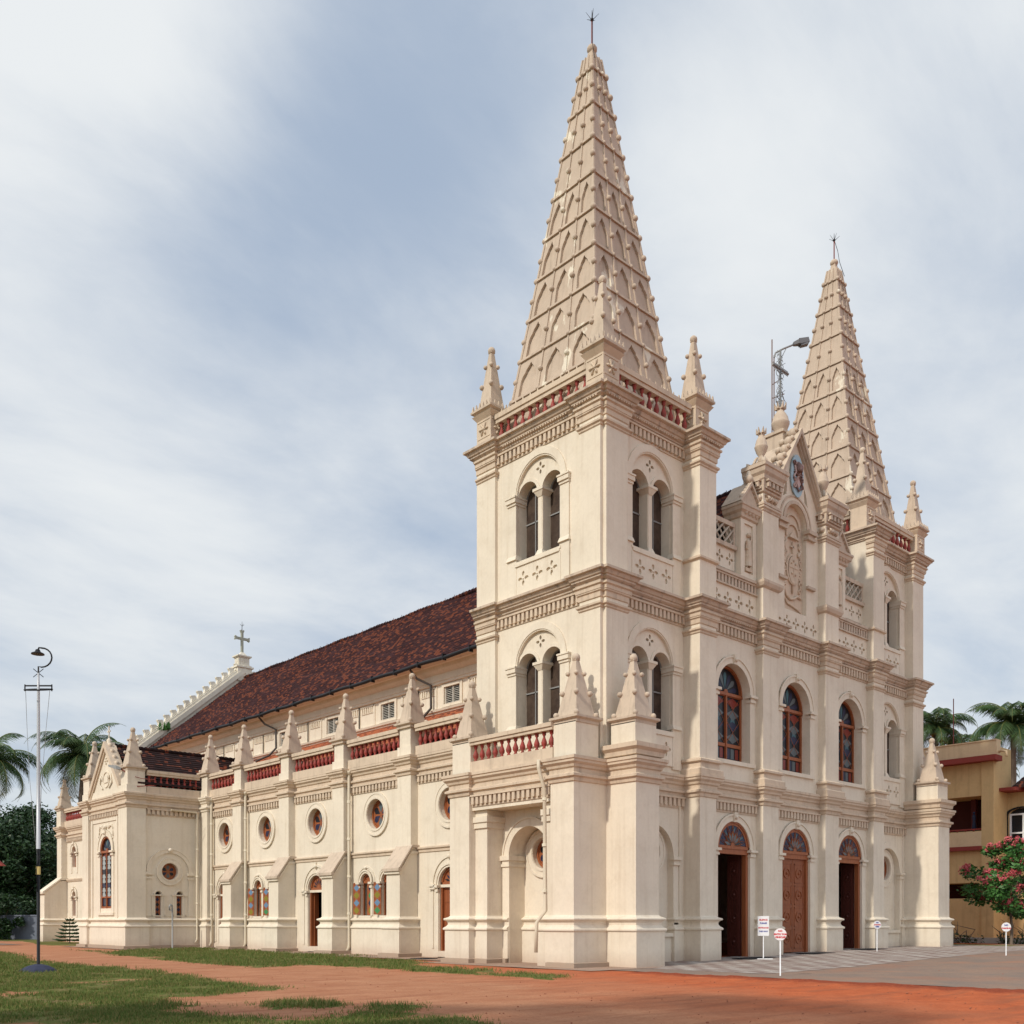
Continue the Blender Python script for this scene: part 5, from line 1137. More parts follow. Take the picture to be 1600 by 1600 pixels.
for y in gy:
    for x in gx:
        near = -30 < x < 40 and -30 < y < 70
        g_ = grass_at(x, y) if near else (1 if (x < -28 or y > 62) else 0)
        h_ = gh(x, y)+(.02*noise.noise((x*.5, y*.5, 1))-.01 if x < -2.2 or y < -13 else -.012)+(.025 if g_ > .6 else 0)
        vs.append((x, y, h_)); r_ = sstep((x+.8*y+16)/22)       # how red and fresh the earth is
        r_ = sstep((x+14-.35*(y+6))/14); 
        dd = min(abs(x+2.6), 9) if y < -2.4 else 9; bkm = max(0, 1-dd/1.0)*sstep((-y-2.4)/2)*(1 if y < -2.4 else 0); vs[-1] = (x, y, h_+.07*bkm*(1+noise.noise((x*2, y*2, 6)))); cols.append((g_, r_, bkm, 1))
nx_ = len(gx); fs = [(j*nx_+i, j*nx_+i+1, (j+1)*nx_+i+1, (j+1)*nx_+i) for j in range(len(gy)-1) for i in range(nx_-1)]
me.from_pydata(vs, [], fs); ca = me.color_attributes.new('mask', 'FLOAT_COLOR', 'POINT')
ca.data.foreach_set('color', [c for q in cols for c in q]); me.polygons.foreach_set('use_smooth', [True]*len(fs))
gm = mat('earth_and_turf', (.4, .2, .12), .95, 0, .1); t = NT(gm)
at = t.n.new('ShaderNodeAttribute'); at.attribute_name = 'mask'; sep = t.n.new('ShaderNodeSeparateColor'); t.l.new(at.outputs['Color'], sep.inputs[0])
nb, nm, nf = t.noise(.25, 5, .6), t.noise(1.7, 6, .65), t.noise(14, 6, .7)
pale = t.mix(t.ramp(t.noise(.7, 6, .7), [(.35, 0), (.65, 1)]), (.50, .245, .14), (.41, .175, .095)); red = t.mix(t.ramp(nm, [(.35, 0), (.7, 1)]), (.56, .15, .06), (.42, .10, .04))
fr_ = t.ramp(t.math('ADD', sep.outputs[1], t.math('MULTIPLY', t.math('SUBTRACT', nb, .5), .9)), [(.15, 0), (.85, 1)])
earth = t.mix(fr_, pale, red)
peb = t.ramp(t.noise(38, 3, .6), [(.62, 0), (.72, 1)]); earth = t.mix(t.math('MULTIPLY', peb, .6), earth, (.17, .07, .045)); earth = t.mix(t.math('MULTIPLY', t.ramp(t.noise(9, 6, .75), [(.56, 0), (.70, 1)]), .4), earth, (.24, .10, .06))
earth = t.mix(.55, earth, t.ramp(nf, [(.25, .55), (.75, 1.15)]), 'MULTIPLY')
streak = t.noise(1, 5, .6, vec=t.mapping((.25, 1.6, 1), rot=(0, 0, R(-38)))); earth = t.mix(t.math('MULTIPLY', t.ramp(streak, [(.50, 0), (.66, 1)]), .55), earth, (.27, .10, .055))
gr = t.mix(t.ramp(nm, [(.3, 0), (.7, 1)]), (.085, .115, .024), (.15, .165, .04)); gr = t.mix(t.ramp(t.noise(.9, 6, .7), [(.46, 0), (.66, .85)]), gr, (.25, .165, .085)); gr = t.mix(.6, gr, t.ramp(nf, [(.3, .4), (.7, 1.2)]), 'MULTIPLY')
gm_ = t.ramp(t.math('ADD', sep.outputs[0], t.math('MULTIPLY', t.math('SUBTRACT', nf, .5), .9)), [(.36, 0), (.62, 1)])
bk_ = t.ramp(t.math('ADD', sep.outputs[2], t.math('MULTIPLY', t.math('SUBTRACT', nm, .5), .6)), [(.35, 0), (.7, 1)]); earth = t.mix(bk_, earth, t.mix(t.ramp(nf, [(.35, 0), (.7, 1)]), (.20, .045, .022), (.36, .085, .04))); t.col(t.mix(gm_, earth, gr)); t.bump(t.math('ADD', t.math('MULTIPLY', nf, .6), nm), .6, .05)
me.materials.append(gm); go = bpy.data.objects.new('ground', me); COL.objects.link(go); tag(go, kind='structure')
# forecourt pavers, worn grey yard and the cement apron along the wall
def sheet(name, x0, x1, y0, y1, st, dz, m, jag=0, hole=None):
    mb = MB(); nx, ny = max(1, int((x1-x0)/st)), max(1, int((y1-y0)/st)); P = {}
    for j in range(ny+1):
        for i in range(nx+1):
            x, y = x0+(x1-x0)*i/nx, y0+(y1-y0)*j/ny; jx = jag*(noise.noise((y*.6, 0, 2))+.5*noise.noise((y*2.5, 0, 5))) if i == 0 else 0; jy = jag*(noise.noise((x*.6, 3, 2))+.5*noise.noise((x*2.5, 0, 9))) if j == 0 else 0
            P[i, j] = mb.add(W(x+jx, y+jy, gh(x, y)+dz))
    for j in range(ny):
        for i in range(nx): mb.idx([P[i, j], P[i+1, j], P[i+1, j+1], P[i, j+1]])
    o = mb.build(name, m); tag(o, kind='structure'); return o
pm = mat('block_paving', (.4, .35, .3), .85, 0, .2); t = NT(pm)
br = t.n.new('ShaderNodeTexBrick'); t.l.new(t.mapping((1, 1, 1), rot=(0, 0, R(0))), br.inputs[0]); br.inputs['Scale'].default_value = 1; br.inputs['Brick Width'].default_value = .55; br.inputs['Row Height'].default_value = .55
br.inputs['Color1'].default_value = (.48, .43, .39, 1); br.inputs['Color2'].default_value = (.25, .17, .15, 1); br.inputs['Mortar'].default_value = (.13, .10, .085, 1); br.inputs['Mortar Size'].default_value = .02; br.offset = .0
ck = t.n.new('ShaderNodeTexChecker'); t.l.new(t.mapping((1, 1, 0)), ck.inputs[0]); ck.inputs['Scale'].default_value = 1/.55; ck.inputs['Color1'].default_value = (.60, .57, .53, 1); ck.inputs['Color2'].default_value = (.23, .16, .145, 1)
c_ = t.mix(.38, br.outputs[0], ck.outputs[0]); c_ = t.mix(br.outputs[1], c_, (.12, .09, .08)); c_ = t.mix(t.ramp(t.noise(.5, 6, .65), [(.4, 0), (.75, .6)]), c_, (.27, .20, .165)); c_ = t.mix(.5, c_, t.ramp(t.noise(11, 5), [(.3, .65), (.7, 1.1)]), 'MULTIPLY')
t.col(c_); t.bump(t.math('SUBTRACT', 1, br.outputs[1]), .4, .02)
am = mat('worn_grey_yard', (.25, .2, .18), .95, 0, .1); t = NT(am); c_ = t.mix(t.ramp(t.noise(.6, 6, .65), [(.35, 0), (.65, 1)]), (.25, .195, .165), (.33, .225, .17)); c_ = t.mix(.55, c_, t.ramp(t.noise(24, 5, .7), [(.3, .5), (.7, 1.15)]), 'MULTIPLY'); t.col(t.mix(t.math('MULTIPLY', t.ramp(t.noise(.35, 5), [(.5, 0), (.72, 1)]), .5), c_, (.38, .17, .10))); t.bump(t.noise(30, 4), .5, .02)
cm = mat('pinkish_cement_apron', (.4, .3, .25), .9, 0, .15); t = NT(cm); c_ = t.mix(t.ramp(t.noise(.9, 6, .65), [(.3, 0), (.7, 1)]), (.40, .29, .23), (.32, .21, .155)); t.col(t.mix(.4, c_, t.ramp(t.noise(16, 5, .7), [(.3, .6), (.7, 1.1)]), 'MULTIPLY')); t.bump(t.noise(30, 4), .3, .01)
sheet('pavement', -.1, 29, -6.6, .62, .5, .010, pm, 0)
sheet('yard', -1.7, 60, -34, -1.3, .5, .004, am, .35)
sheet('path', -2.7, 1.02, -1.9, 7.2, .4, .012, cm, .10); sheet('path', -1.15, 1.02, 7.2, 33, .4, .012, cm, .08); sheet('path', -4.6, 1.02, 31.7, 41.5, .4, .016, cm, .05)
rd_ = sheet('path', -80, -5.2, 47, 53, .6, .035, am, .3)
# loose stones on the bare earth
pb_ = MB(); rp = random.Random(4)
for _ in range(520):
    dep = 15+30*rp.random()**1.5; v = CAM+FWD*dep+RGT*(rp.uniform(-.5, .54)*dep)
    if (v.x > -1.9 and v.y > -7.5) or hit(GB, v.x, v.y): continue
    s_ = rp.uniform(.006, .02)*(1.7 if rp.random() < .06 else 1); pb_.ball((v.x, v.y, gh(v.x, v.y)+s_*.2), s_, 0, 5, .6)
tag(pb_.build('gravel', mat('dark_red_stone', (.30, .12, .07), .95)), 'scattered small stones on the red earth', kind='stuff')
# grass blades
gb = MB(); rg_ = random.Random(11)
def blade(x, y, h, w_):
    a = rg_.uniform(0, 2*PI); b = rg_.uniform(0, 2*PI); z = gh(x, y)+.01; l = h*rg_.uniform(.1, .7)
    gb.face([W(x-w_*math.cos(a), y-w_*math.sin(a), z), W(x+w_*math.cos(a), y+w_*math.sin(a), z), W(x+l*math.cos(b), y+l*math.sin(b), z+h)], 0 if rg_.random() < .62 else 1)
n = 0
for _ in range(300000):
    dep = 14.5*(60/14.5)**(rg_.random()**1.0); t_ = rg_.uniform(-.54, .2); v = CAM+FWD*dep+RGT*(t_*dep)
    jx, jy = rg_.gauss(0, .22), rg_.gauss(0, .22)
    if grass_at(v.x+jx, v.y+jy) < .6: continue
    dn = noise.noise((v.x*.8, v.y*.8, 40))+.6*noise.noise((v.x*3, v.y*3, 44))
    if dn < rg_.uniform(-.45, .25): continue
    k = 1 if dep < 30 else 1.4; tall = 1+.8*max(0, dn)
    if hit(TB, v.x, v.y): tall *= 2.0
    for q in range(2): blade(v.x+rg_.uniform(-.05, .05), v.y+rg_.uniform(-.05, .05), rg_.uniform(.03, .075)*k*tall, .008*k)
go2 = gb.build('grass', [mat('grass_blade_green', (.085, .135, .022), .7), mat('grass_blade_straw', (.20, .17, .055), .7)]); tag(go2, kind='stuff'); go2['label'] = 'patchy short green turf growing over the red earth in front of the church'

# ================================================================== STREET FURNITURE
def text(parent, s, c, u, size, m, n_):
    """flat raised lettering facing n_ , centred at c"""
    cu = bpy.data.curves.new('lettering', 'FONT'); cu.body = s; cu.size = size; cu.align_x = 'CENTER'; cu.align_y = 'CENTER'; cu.extrude = .002; cu.resolution_u = 2; cu.offset = .004
    o = bpy.data.objects.new('lettering', cu); cu.materials.append(m); COL.objects.link(o)
    z = Vector((0, 0, 1)); o.matrix_world = Matrix.Translation(c) @ Matrix((u, z, n_)).transposed().to_4x4()
    dg = bpy.context.evaluated_depsgraph_get(); me_ = bpy.data.meshes.new_from_object(o.evaluated_get(dg)); mwx = o.matrix_world.copy(); bpy.data.objects.remove(o)
    q = bpy.data.objects.new('lettering', me_); COL.objects.link(q); me_.transform(mwx); setpar(q, parent); return q
def facing(x, y, yaw=0):
    n_ = (Vector((CAM.x-x, CAM.y-y, 0))).normalized(); n_.rotate(Matrix.Rotation(yaw, 3, 'Z')); u = Vector((-n_.y, n_.x, 0)); return u, n_
def round_sign(x, y, zc, r, lines, label, yaw=0, narrow=1.0):
    e = empty('round_sign', (x, y, gh(x, y)), label, 'sign', 'round warning signs on white posts'); u, n_ = facing(x, y, yaw); P = Vector((x, y, 0)); M = lambda a, d, z: P+u*a+n_*d+Vector((0, 0, z))
    b = MB(); b.tube([M(0, -.015, gh(x, y)-.05), M(0, -.015, zc-r*.5)], .019, 8); p = b.build('post', signwhite, e)
    b = MB(); b.prism(M, circ(0, zc, r, 28), .0, .012); f = b.build('sign_face', [signwhite, signred], e)
    for i, (s, dz, sz, m) in enumerate(lines): text(f, s, M(0, .0135, zc+dz), u, sz, m, n_)
    return e
round_sign(-.56, -7.4, 1.21, .178, [('NO', .095, .075, signred), ('ENTRY FOR', .0, .068, signred), ('VEHICLES', -.085, .070, signred)], 'large round NO ENTRY FOR VEHICLES sign nearest the camera, on the paving edge')
round_sign(15.4, -2.24, 1.43, .18, [('NO', .095, .075, signblue), ('PARKING', .0, .075, signred), ('HERE', -.085, .075, signblue)], 'small round sign in front of the blind arch right of the third door', yaw=.55)
round_sign(14.75, -7.9, 1.36, .18, [('NO', .07, .09, signblue), ('PARKING', -.05, .08, signred)], 'round sign standing alone on the yard at the far right', yaw=.35)
x, y = 7.57, -1.55; e = empty('notice_board', (x, y, gh(x, y)), 'white rectangular notice on a thin post in front of the first open doorway', 'sign'); u, n_ = facing(x, y); P = Vector((x, y, 0)); M = lambda a, d, z: P+u*a+n_*d+Vector((0, 0, z))
b = MB(); b.tube([M(0, -.015, .15), M(0, -.015, 1.7)], .02, 8); b.build('post', signwhite, e); b = MB(); b.box(M, -.35, .35, -.12, .12, gh(x, y)-.02, gh(x, y)+.035); b.build('base_plate', signwhite, e)
b = MB(); b.box(M, -.215, .215, 0, .014, 1.02, 1.79); f = b.build('sign_face', signwhite, e)
for s, z, sz, m in (('SILENCE', 1.64, .085, signred), ('PLEASE', 1.51, .085, signblue), ('ENTRANCE', 1.33, .075, signred), ('THIS WAY', 1.19, .075, signblue)): text(f, s, M(0, .0155, z), u, sz, m, n_)
for (x, y, l) in ((7.8, -1.0, 'dark door mat before the first open doorway'), (12.5, -.95, 'dark door mat before the closed middle door'), (17.2, -.95, 'dark door mat before the third doorway')):
    b = MB(); b.box(W, x-.95, x+.95, y-.42, y+.42, gh(x, y)+.011, gh(x, y)+.035)
    for k in range(12): b.box(W, x-.93+.16*k, x-.86+.16*k, y-.40, y+.40, gh(x, y)+.035, gh(x, y)+.041)
    o = b.build('door_mat', mato); tag(o, l, 'door mat', 'mats at the front doors')
b = MB(); b.box(W, -.75, -.05, 9.25, 10.25, .013, .035)
for k in range(8): b.box(W, -.73+.09*k, -.68+.09*k, 9.28, 10.22, .035, .04)
o = b.build('door_mat', mato); tag(o, 'dark mat on the cement at the side door next to the balcony porch', 'door mat')

# tall light mast on the lawn
x, y = gpt(60, 1519); e = empty('light_mast', (x, y, 0), 'tall thin mast with a curved-arm lamp and wheel-shaped ring on the left lawn', 'lamp post'); P = Vector((x, y, 0)); M = lambda a, d, z: P+RGT*a+FWD*d+Vector((0, 0, z))
b = MB(); b.tube([M(0, 0, 0), M(0, 0, 3.9)], .048, 10, 0); b.tube([M(0, 0, 3.05), M(0, 0, 3.3)], .066, 10, 1); b.tube([M(-.05, 0, 4.0), M(.03, -.07, 3.6), M(-.03, -.06, 3.2), M(.0, -.07, 2.5)], .012, 4, 0)
b.tube([M(0, 0, 3.85), M(0, 0, 6.2), M(0, 0, 8.8), M(0, 0, 9.35)], [.062, .055, .042, .03], 10, 2); b.build('pole', [blackmetal, mat('yellow_tape', (.45, .33, .12), .7), mat('galvanised_white_pole', (.50, .51, .54), .45, .2)], e)
b = MB(); bl = 14; rows = [[.62, 0], [.50, .12], [.30, .22], [.10, .27]]
b.lathe((x, y, -.02), [(r_*1.0, z) for r_, z in rows], 9, 0, False); b.build('base_mound', mat('dark_blue_concrete', (.035, .04, .075), .9), e)
b = MB(); c0 = 8.83; Mt = lambda a, d, z: M(a, d, z+(.28*d if abs(z-c0) < .01 else 0)); b.tube([Mt(.40*math.cos(2*PI*k/28), .40*math.sin(2*PI*k/28), c0) for k in range(29)], .022, 5)
for k in range(3): a = PI*k/3+.3; b.tube([Mt(.4*math.cos(a), .4*math.sin(a), c0), Mt(-.4*math.cos(a), -.4*math.sin(a), c0)], .012, 4)
b.box(M, -.42, .42, -.02, .02, c0+.10, c0+.14); b.tube([M(-.42, 0, c0+.16), M(-.42, 0, c0-.05)], .02, 4); b.tube([M(.42, 0, c0+.16), M(.42, 0, c0-.05)], .02, 4); b.build('ring', blackmetal, e)
b = MB()
for q in (-1, 1): b.tube([M(-.16*q, 0, 9.22), M(.16*q, 0, 9.48)], .012, 4)
b.tube([M(0, 0, 9.3), M(0, 0, 9.55)]+[M(.10+.32*math.sin(t_), 0, 9.83-.30*math.cos(t_)) for t_ in [.0+PI*k/10 for k in range(11)]]+[M(.02, 0, 10.14), M(-.02, 0, 10.05)], .026, 6); b.build('lamp_arm', blackmetal, e)
b = MB(); b.lathe(M(-.02, 0, 9.93), [(.20, 0), (.19, .03), (.09, .08), (.06, .15)], 14); b.build('lamp_shade', blackmetal, e)
b = MB(); b.tube([M(-.40, 0, c0), M(-.34, 0, 7.3), M(-.27, 0, 6.0), M(-.12, 0, 4.4), M(-.03, 0, 3.5)], .007, 3); b.tube([M(.36, 0, c0), M(.22, 0, 7.4), M(.10, 0, 5.8), M(.03, 0, 4.2)], .007, 3); b.build('cable', greymetal, e)

# street lamp behind the front gable
def cobra(root, M, path, head, hd, m=blackmetal):
    b = MB(); b.tube([M(*p) for p in path], .04, 7); b.build('lamp_arm', rust if m is None else m, root)
P = Vector((12.25, 1.05, 0)); M = lambda a, d, z: P+RGT*a+FWD*d+Vector((0, 0, z))
e = empty('street_lamp', (12.25, 1.05, 20.3), 'grey street lamp on a rusty pole rising behind the central front gable', 'lamp')
b = MB(); b.tube([M(0, 0, 20.3), M(0, 0, 27.3)], .028, 8); b.tube([M(.09, 0, 20.3), M(.09, 0, 26.6)], .026, 8); b.tube([M(0, 0, 24.7), M(.55, 0, 24.9)], .02, 5); b.tube([M(0, 0, 25.3), M(.3, 0, 25.5)], .02, 5); b.build('pole', mat('rust_stained_grey_pole', (.22, .15, .13), .6, .2), e)
b = MB(); b.tube([M(.09, 0, 26.5), M(.16, 0, 26.72), M(.5, 0, 26.9), M(1.05, 0, 27.12)], .04, 7); b.tube([M(.1, 0, 25.9), M(.62, 0, 26.9)], .015, 4); b.build('lamp_arm', greymetal, e)
b = MB(); Mh = lambda a, d, z: M(.95+a*.966-z*.25, d, 27.08+a*.25+z*.966)
b.taper(lambda a, d, z: Mh(z, d, a), -.04, .08, -.08, .08, 0, -.06, .12, -.14, .14, .25); b.taper(lambda a, d, z: Mh(z, d, a), -.10, .14, -.16, .16, .25, -.08, .12, -.10, .10, .70); b.box(Mh, .28, .62, -.12, .12, -.17, -.10); b.build('lamp_head', lampwhite, e)
# lamp on the transept roof corner
P = Vector((-3.2, 32.8, 0)); e = empty('street_lamp', (-3.2, 32.8, 9.2), 'grey bulkhead lamp on a bent rusty arm at the transept corner pedestal', 'lamp'); M = lambda a, d, z: P+RGT*a+FWD*d+Vector((0, 0, z))
b = MB(); b.tube([M(.9, 0, 9.35), M(-.4, 0, 9.3)], .03, 6); b.tube([M(-.45, 0, 9.0), M(-.45, 0, 9.9), M(-.6, 0, 10.05), M(-1.0, -.1, 10.3)], .035, 6); b.tube([M(.95, 0, 9.7), M(.2, 0, 9.75), M(-.45, 0, 9.95)], .02, 5); b.build('lamp_arm', rust, e)
b = MB(); Mh = lambda a, d, z: M(-.95-a*.95, -.1+d, 10.3+a*.22+z); b.taper(lambda a, d, z: Mh(z, d, a), -.05, .06, -.07, .07, 0, -.10, .12, -.14, .14, .25); b.taper(lambda a, d, z: Mh(z, d, a), -.10, .12, -.14, .14, .25, -.05, .06, -.08, .08, .75); b.build('lamp_head', greymetal, e)
# standpipe
x, y = -1.35, 32.45; b = MB(); b.tube([(x, y, -.1), (x, y, 2.35), (x-.02, y, 2.5), (x-.12, y, 2.55), (x-.18, y, 2.45), (x-.18, y, 2.25)], .05, 8); b.tube([(x-.05, y, 2.2), (x-.18, y, 2.25)], .04, 6); o = b.build('standpipe', greymetal); tag(o, 'thin grey standpipe with a hooked top before the transept wall', 'pipe')

# ================================================================== YELLOW HOUSES ON THE RIGHT
h = empty('yellow_building', (39, 6, 0), 'flat-roofed two-storey yellow building with red ledges and deep balcony behind the church', 'building')
X = 36.5; Y1, Y0 = 22, 1.0; My_ = FR((X, Y1), (X, Y0)); Ln = Y1-Y0
b = MB(); b.panel(My_, rect(0, Ln, -.5, 12.3), [rect(Ln-8.5, Ln-.75, 7.15, 9.3), rect(Ln-8.5, Ln-1.0, 3.0, 3.95)], depth=2.2, back=1)
b.box(W, X, X+2.6, Y0, Y0+.02, -.5, 12.3); b.box(W, X+2.6, X+10, 5.0, 5.02, -.5, 12.3); b.box(W, X+2.58, X+2.6, Y0, 5, -.5, 12.3); b.face([W(X, Y0, 12.3), W(X+2.6, Y0, 12.3), W(X+2.6, Y1, 12.3), W(X, Y1, 12.3)]); b.box(W, X+.05, X+2.5, Y0+.03, Y1, 9.32, 9.42, 1); b.box(My_, Ln-.72, Ln, 0, .12, -.5, 11.35); b.build('wall', [yel1, mat('deep_maroon_room', (.07, .018, .015), .9)], h)
b = MB(); b.box(My_, 0, Ln+.25, -.3, .35, 11.65, 12.55); b.box(My_, 0, Ln+.25, -.4, .40, 12.55, 12.62); b.build('parapet', yel2, h)
b = MB(); b.box(My_, 0, Ln+.35, -.3, .75, 11.32, 11.64); b.build('ledge', redtrim, h); b = MB(); b.box(My_, 0, Ln-.7, -.1, .30, 5.95, 6.2); b.build('ledge', redtrim, h)
b = MB(); b.box(My_, 0, Ln-.72, -.15, .12, 6.2, 7.1); b.build('balcony_wall', yel2, h)
b = MB(); b.box(My_, 0, Ln-.72, -.08, .02, 7.22, 7.30)
for k in range(40): b.box(My_, .2+.5*k, .32+.5*k, -.06, .0, 7.08, 7.24)
b.build('balcony_rail', redtrim, h)
b = MB(); b.tube([(X+.3, Y0-.1, 11.9), (X-.1, Y0-.45, 11.9), (X-.15, Y0-.75, 11.82), (X-.15, Y0-.78, 11.5)], .07, 6); b.build('rain_spout', yel2, h)
b = MB(); b.box(My_, Ln-2.1, Ln-1.8, -2.0, -1.7, 7.15, 9.3); b.build('pillar', mat('maroon_pillar', (.12, .03, .03), .8), h)
b = MB(); b.tube([(X+.3, Y0+2.6, 12.6), (X+.3, Y0+2.6, 15.6)], .03, 5); b.build('aerial', rust, h)
st = MB(); q = My_(Ln-1.35, -.35, 7.3); st.lathe(q, [(.12, 0), (.13, .08), (.10, .36), (.08, .46), (.09, .55), (.12, .70), (.09, .86), (.04, .92)], 10); st.ball(q+Vector((0, 0, 1.0)), .085); st.box(lambda a, d, z: q+Vector((a, d, z)), -.25, .25, -.25, .25, -.1, 0)
o = st.build('statue', mat('dark_blue_statue', (.015, .02, .05), .6)); tag(o, 'small dark robed statue standing on the yellow balcony', 'statue')
h = empty('tiled_house', (42, -4, 0), 'ochre house with a dark tiled roof and white-framed arched window at the right edge', 'house')
X = 38.5; Mh = FR((X, 2.2), (X, -12)); b = MB(); hl = archp(2.1, .82, 5.9, 8.15, 14, .45); hl2 = archp(7.5, .95, 5.9, 8.15, 14, .45)
b.panel(Mh, rect(0, 14.2, -.5, 9.6), [hl, hl2], depth=.3); b.box(W, X, X+8, -12, -11.9, -.5, 9.6); b.box(W, X, X+8, 2.2, 2.25, -.5, 9.6); b.build('wall', yel1, h)
for c in (2.1, 7.5):
    b = MB(); b.arc(Mh, c, 8.15, .84, 1.02, 0, .08, n=14, e=.5, mi=0); b.box(Mh, c-1.02, c-.84, 0, .06, 5.9, 8.15, 0)
    for q in (-.75, 0, .72): b.box(Mh, c+q-.05, c+q+.05, -.2, -.1, 5.9, 8.2, 1)
    for q in (5.9, 7.0, 8.15): b.box(Mh, c-.8, c+.8, -.21, -.09, q, q+.1, 1)
    w_ = b.build('window', [blackmetal, signwhite], h); b = MB(); b.prism(Mh, archp(c, .94, 5.9, 8.15, 10, .44), -.28, -.24); b.build('pane', G_dark, w_)
b = MB(); b.box(Mh, -.2, 2.2, 0, 1.3, 9.55, 9.75); b.box(Mh, -.2, 14, -.1, .35, 9.60, 9.78); b.build('ledge', redtrim, h)
b = MB(); n = 18
for i in range(n):
    f0, f1 = i/n, (i+1)/n; x0, x1 = X-.9+6*f0, X-.9+6*f1; z0, z1 = 9.0+4.5*f0, 9.0+4.5*f1; a0 = -.4+4.2*f0*.55
    y1_ = .35-2.4*f0; y2_ = .35-2.4*f1
    b.face([W(x0-.05, y1_, z0+.06+.8), W(x0-.05, -14, z0+.06+.8), W(x1, -14, z1+.8), W(x1, y2_, z1+.8)]); b.face([W(x0-.05, y1_, z0+.86), W(x0-.05, -14, z0+.86), W(x0-.05, -14, z0+.72), W(x0-.05, y1_, z0+.72)])
b.face([W(X-.9, .35, 9.85), W(X+5.1, -2.05, 14.3), W(X+10, .35, 9.85)]); b.build('roof', roofx, h)
# kerb and rubble strip at the foot of the yellow houses
b = MB(); b.box(W, 33.6, 33.9, -14, 14, 0, .62); o = b.build('low_wall', mat('whitewashed_kerb', (.50, .50, .47), .9)); tag(o, 'low grey-white kerb wall at the foot of the yellow buildings', 'wall')

# ================================================================== PLANTS
def palm(x, y, H, R_, seed, label, lean=(0, 0), n=24, young=False):
    rr = random.Random(seed); e = empty('palm_tree', (x, y, 0), label, 'palm tree', 'coconut palms around the church')
    tx, ty = x+lean[0], y+lean[1]; b = MB(); K = 14
    b.tube([(x+lean[0]*(k/K)**1.6, y+lean[1]*(k/K)**1.6, H*k/K) for k in range(K+1)], [.30-.13*(k/K)+(.03 if k % 2 else 0) for k in range(K+1)], 9); b.build('trunk', bark, e)
    b = MB()
    for f in range(n):
        az = 2*PI*f/n*2.4+rr.uniform(-.3, .3); lv = f/n; up = 1.50-1.85*lv+rr.uniform(-.15, .15); L_ = R_*(.85+.25*rr.random())*(1-.25*abs(lv-.5)); droop = 1.45+.45*lv+rr.uniform(0, .4)
        pts = []; p = Vector((tx, ty, H)); el = up; S_ = 15
        for k in range(S_+1):
            pts.append(p.copy()); p = p+Vector((math.cos(az)*math.cos(el), math.sin(az)*math.cos(el), math.sin(el)))*(L_/S_); el -= droop/S_*(1+.8*k/S_)
        mi = 1 if (lv > .82 and rr.random() < .6) else 0
        b.tube(pts, [.05*(1-.8*k/S_) for k in range(S_+1)], 4, 1)
        for k in range(1, S_+1):
            for hf in (0, .25, .5, .75):
                c = pts[k-1].lerp(pts[k], hf); d_ = (pts[k]-pts[k-1]).normalized(); sd = d_.cross(Vector((0, 0, 1)))
                if sd.length < .01: continue
                sd.normalize(); ln = L_*.24*math.sin(PI*min(1, (k+hf)/S_*.9+.12))*rr.uniform(.8, 1.15)
                for sg in (-1, 1):
                    t_ = (sd*sg*.75+d_*.5+Vector((0, 0, -.28-.3*rr.random()))).normalized(); q = c+t_*ln+Vector((0, 0, -ln*.22)); wv = d_*.019
                    b.face([c-wv, c+wv, (c+q)/2+wv*1.3+Vector((0, 0, ln*.06)), q, (c+q)/2-wv*1.3+Vector((0, 0, ln*.06))], mi)
    b.build('crown', [palml, palmy], e)
    b = MB()
    for k in range(7): a = rr.uniform(0, 2*PI); b.ball((tx+.3*math.cos(a), ty+.3*math.sin(a), H-.35-.2*rr.random()), .16, n=8)
    b.build('coconut', palmy, e)
def at_px(px_, dep, z=0): v = CAM+FWD*dep+RGT*((px_-800)/1540*dep); return v.x, v.y
def H_(py_, dep): return 1.6+(1439-py_)*dep/1540
D_ = 78; x, y = at_px(119, D_); palm(x, y, H_(1182, D_), 5.6, 1, 'tall coconut palm rising behind the left end of the church', (.6, 0), 46)
D_ = 80; x, y = at_px(-12, D_); palm(x, y, H_(1188, D_), 5.2, 2, 'coconut palm whose fronds reach in at the left edge of the photo', (0, 0), 30)
D_ = 84; x, y = at_px(1462, D_); palm(x, y, H_(1138, D_), 4.6, 3, 'coconut palm directly beside the right-hand tower', (0, 0), 28)
D_ = 80; x, y = at_px(1585, D_); palm(x, y, H_(1138, D_), 5.2, 4, 'coconut palm above the yellow building at the right edge', (-.3, 0), 46)
D_ = 92; x, y = at_px(1500, D_); palm(x, y, H_(1178, D_), 4.6, 5, 'lower coconut palm between the two taller ones on the right', (0, 0), 34)
D_ = 86; x, y = at_px(1535, D_); palm(x, y, H_(1212, D_), 4.4, 6, 'short coconut palm crown showing just over the yellow roof', (0, 0), 28)
def leafcloud(b, c, rad, n, size, rr, mi=0, squash=.8):
    for _ in range(n):
        v = Vector((rr.gauss(0, 1), rr.gauss(0, 1), rr.gauss(0, 1))).normalized()*(rr.random()**.45)
        p = Vector(c)+Vector((v.x*rad, v.y*rad, v.z*rad*squash)); u = Vector((rr.gauss(0, 1), rr.gauss(0, 1), rr.gauss(0, .6))).normalized(); w_ = u.cross(Vector((rr.gauss(0, 1), rr.gauss(0, 1), rr.gauss(0, 1)))).normalized(); s_ = size*rr.uniform(.6, 1.3)
        b.face([p-u*s_, p+w_*s_*.5, p+u*s_, p-w_*s_*.5], mi)
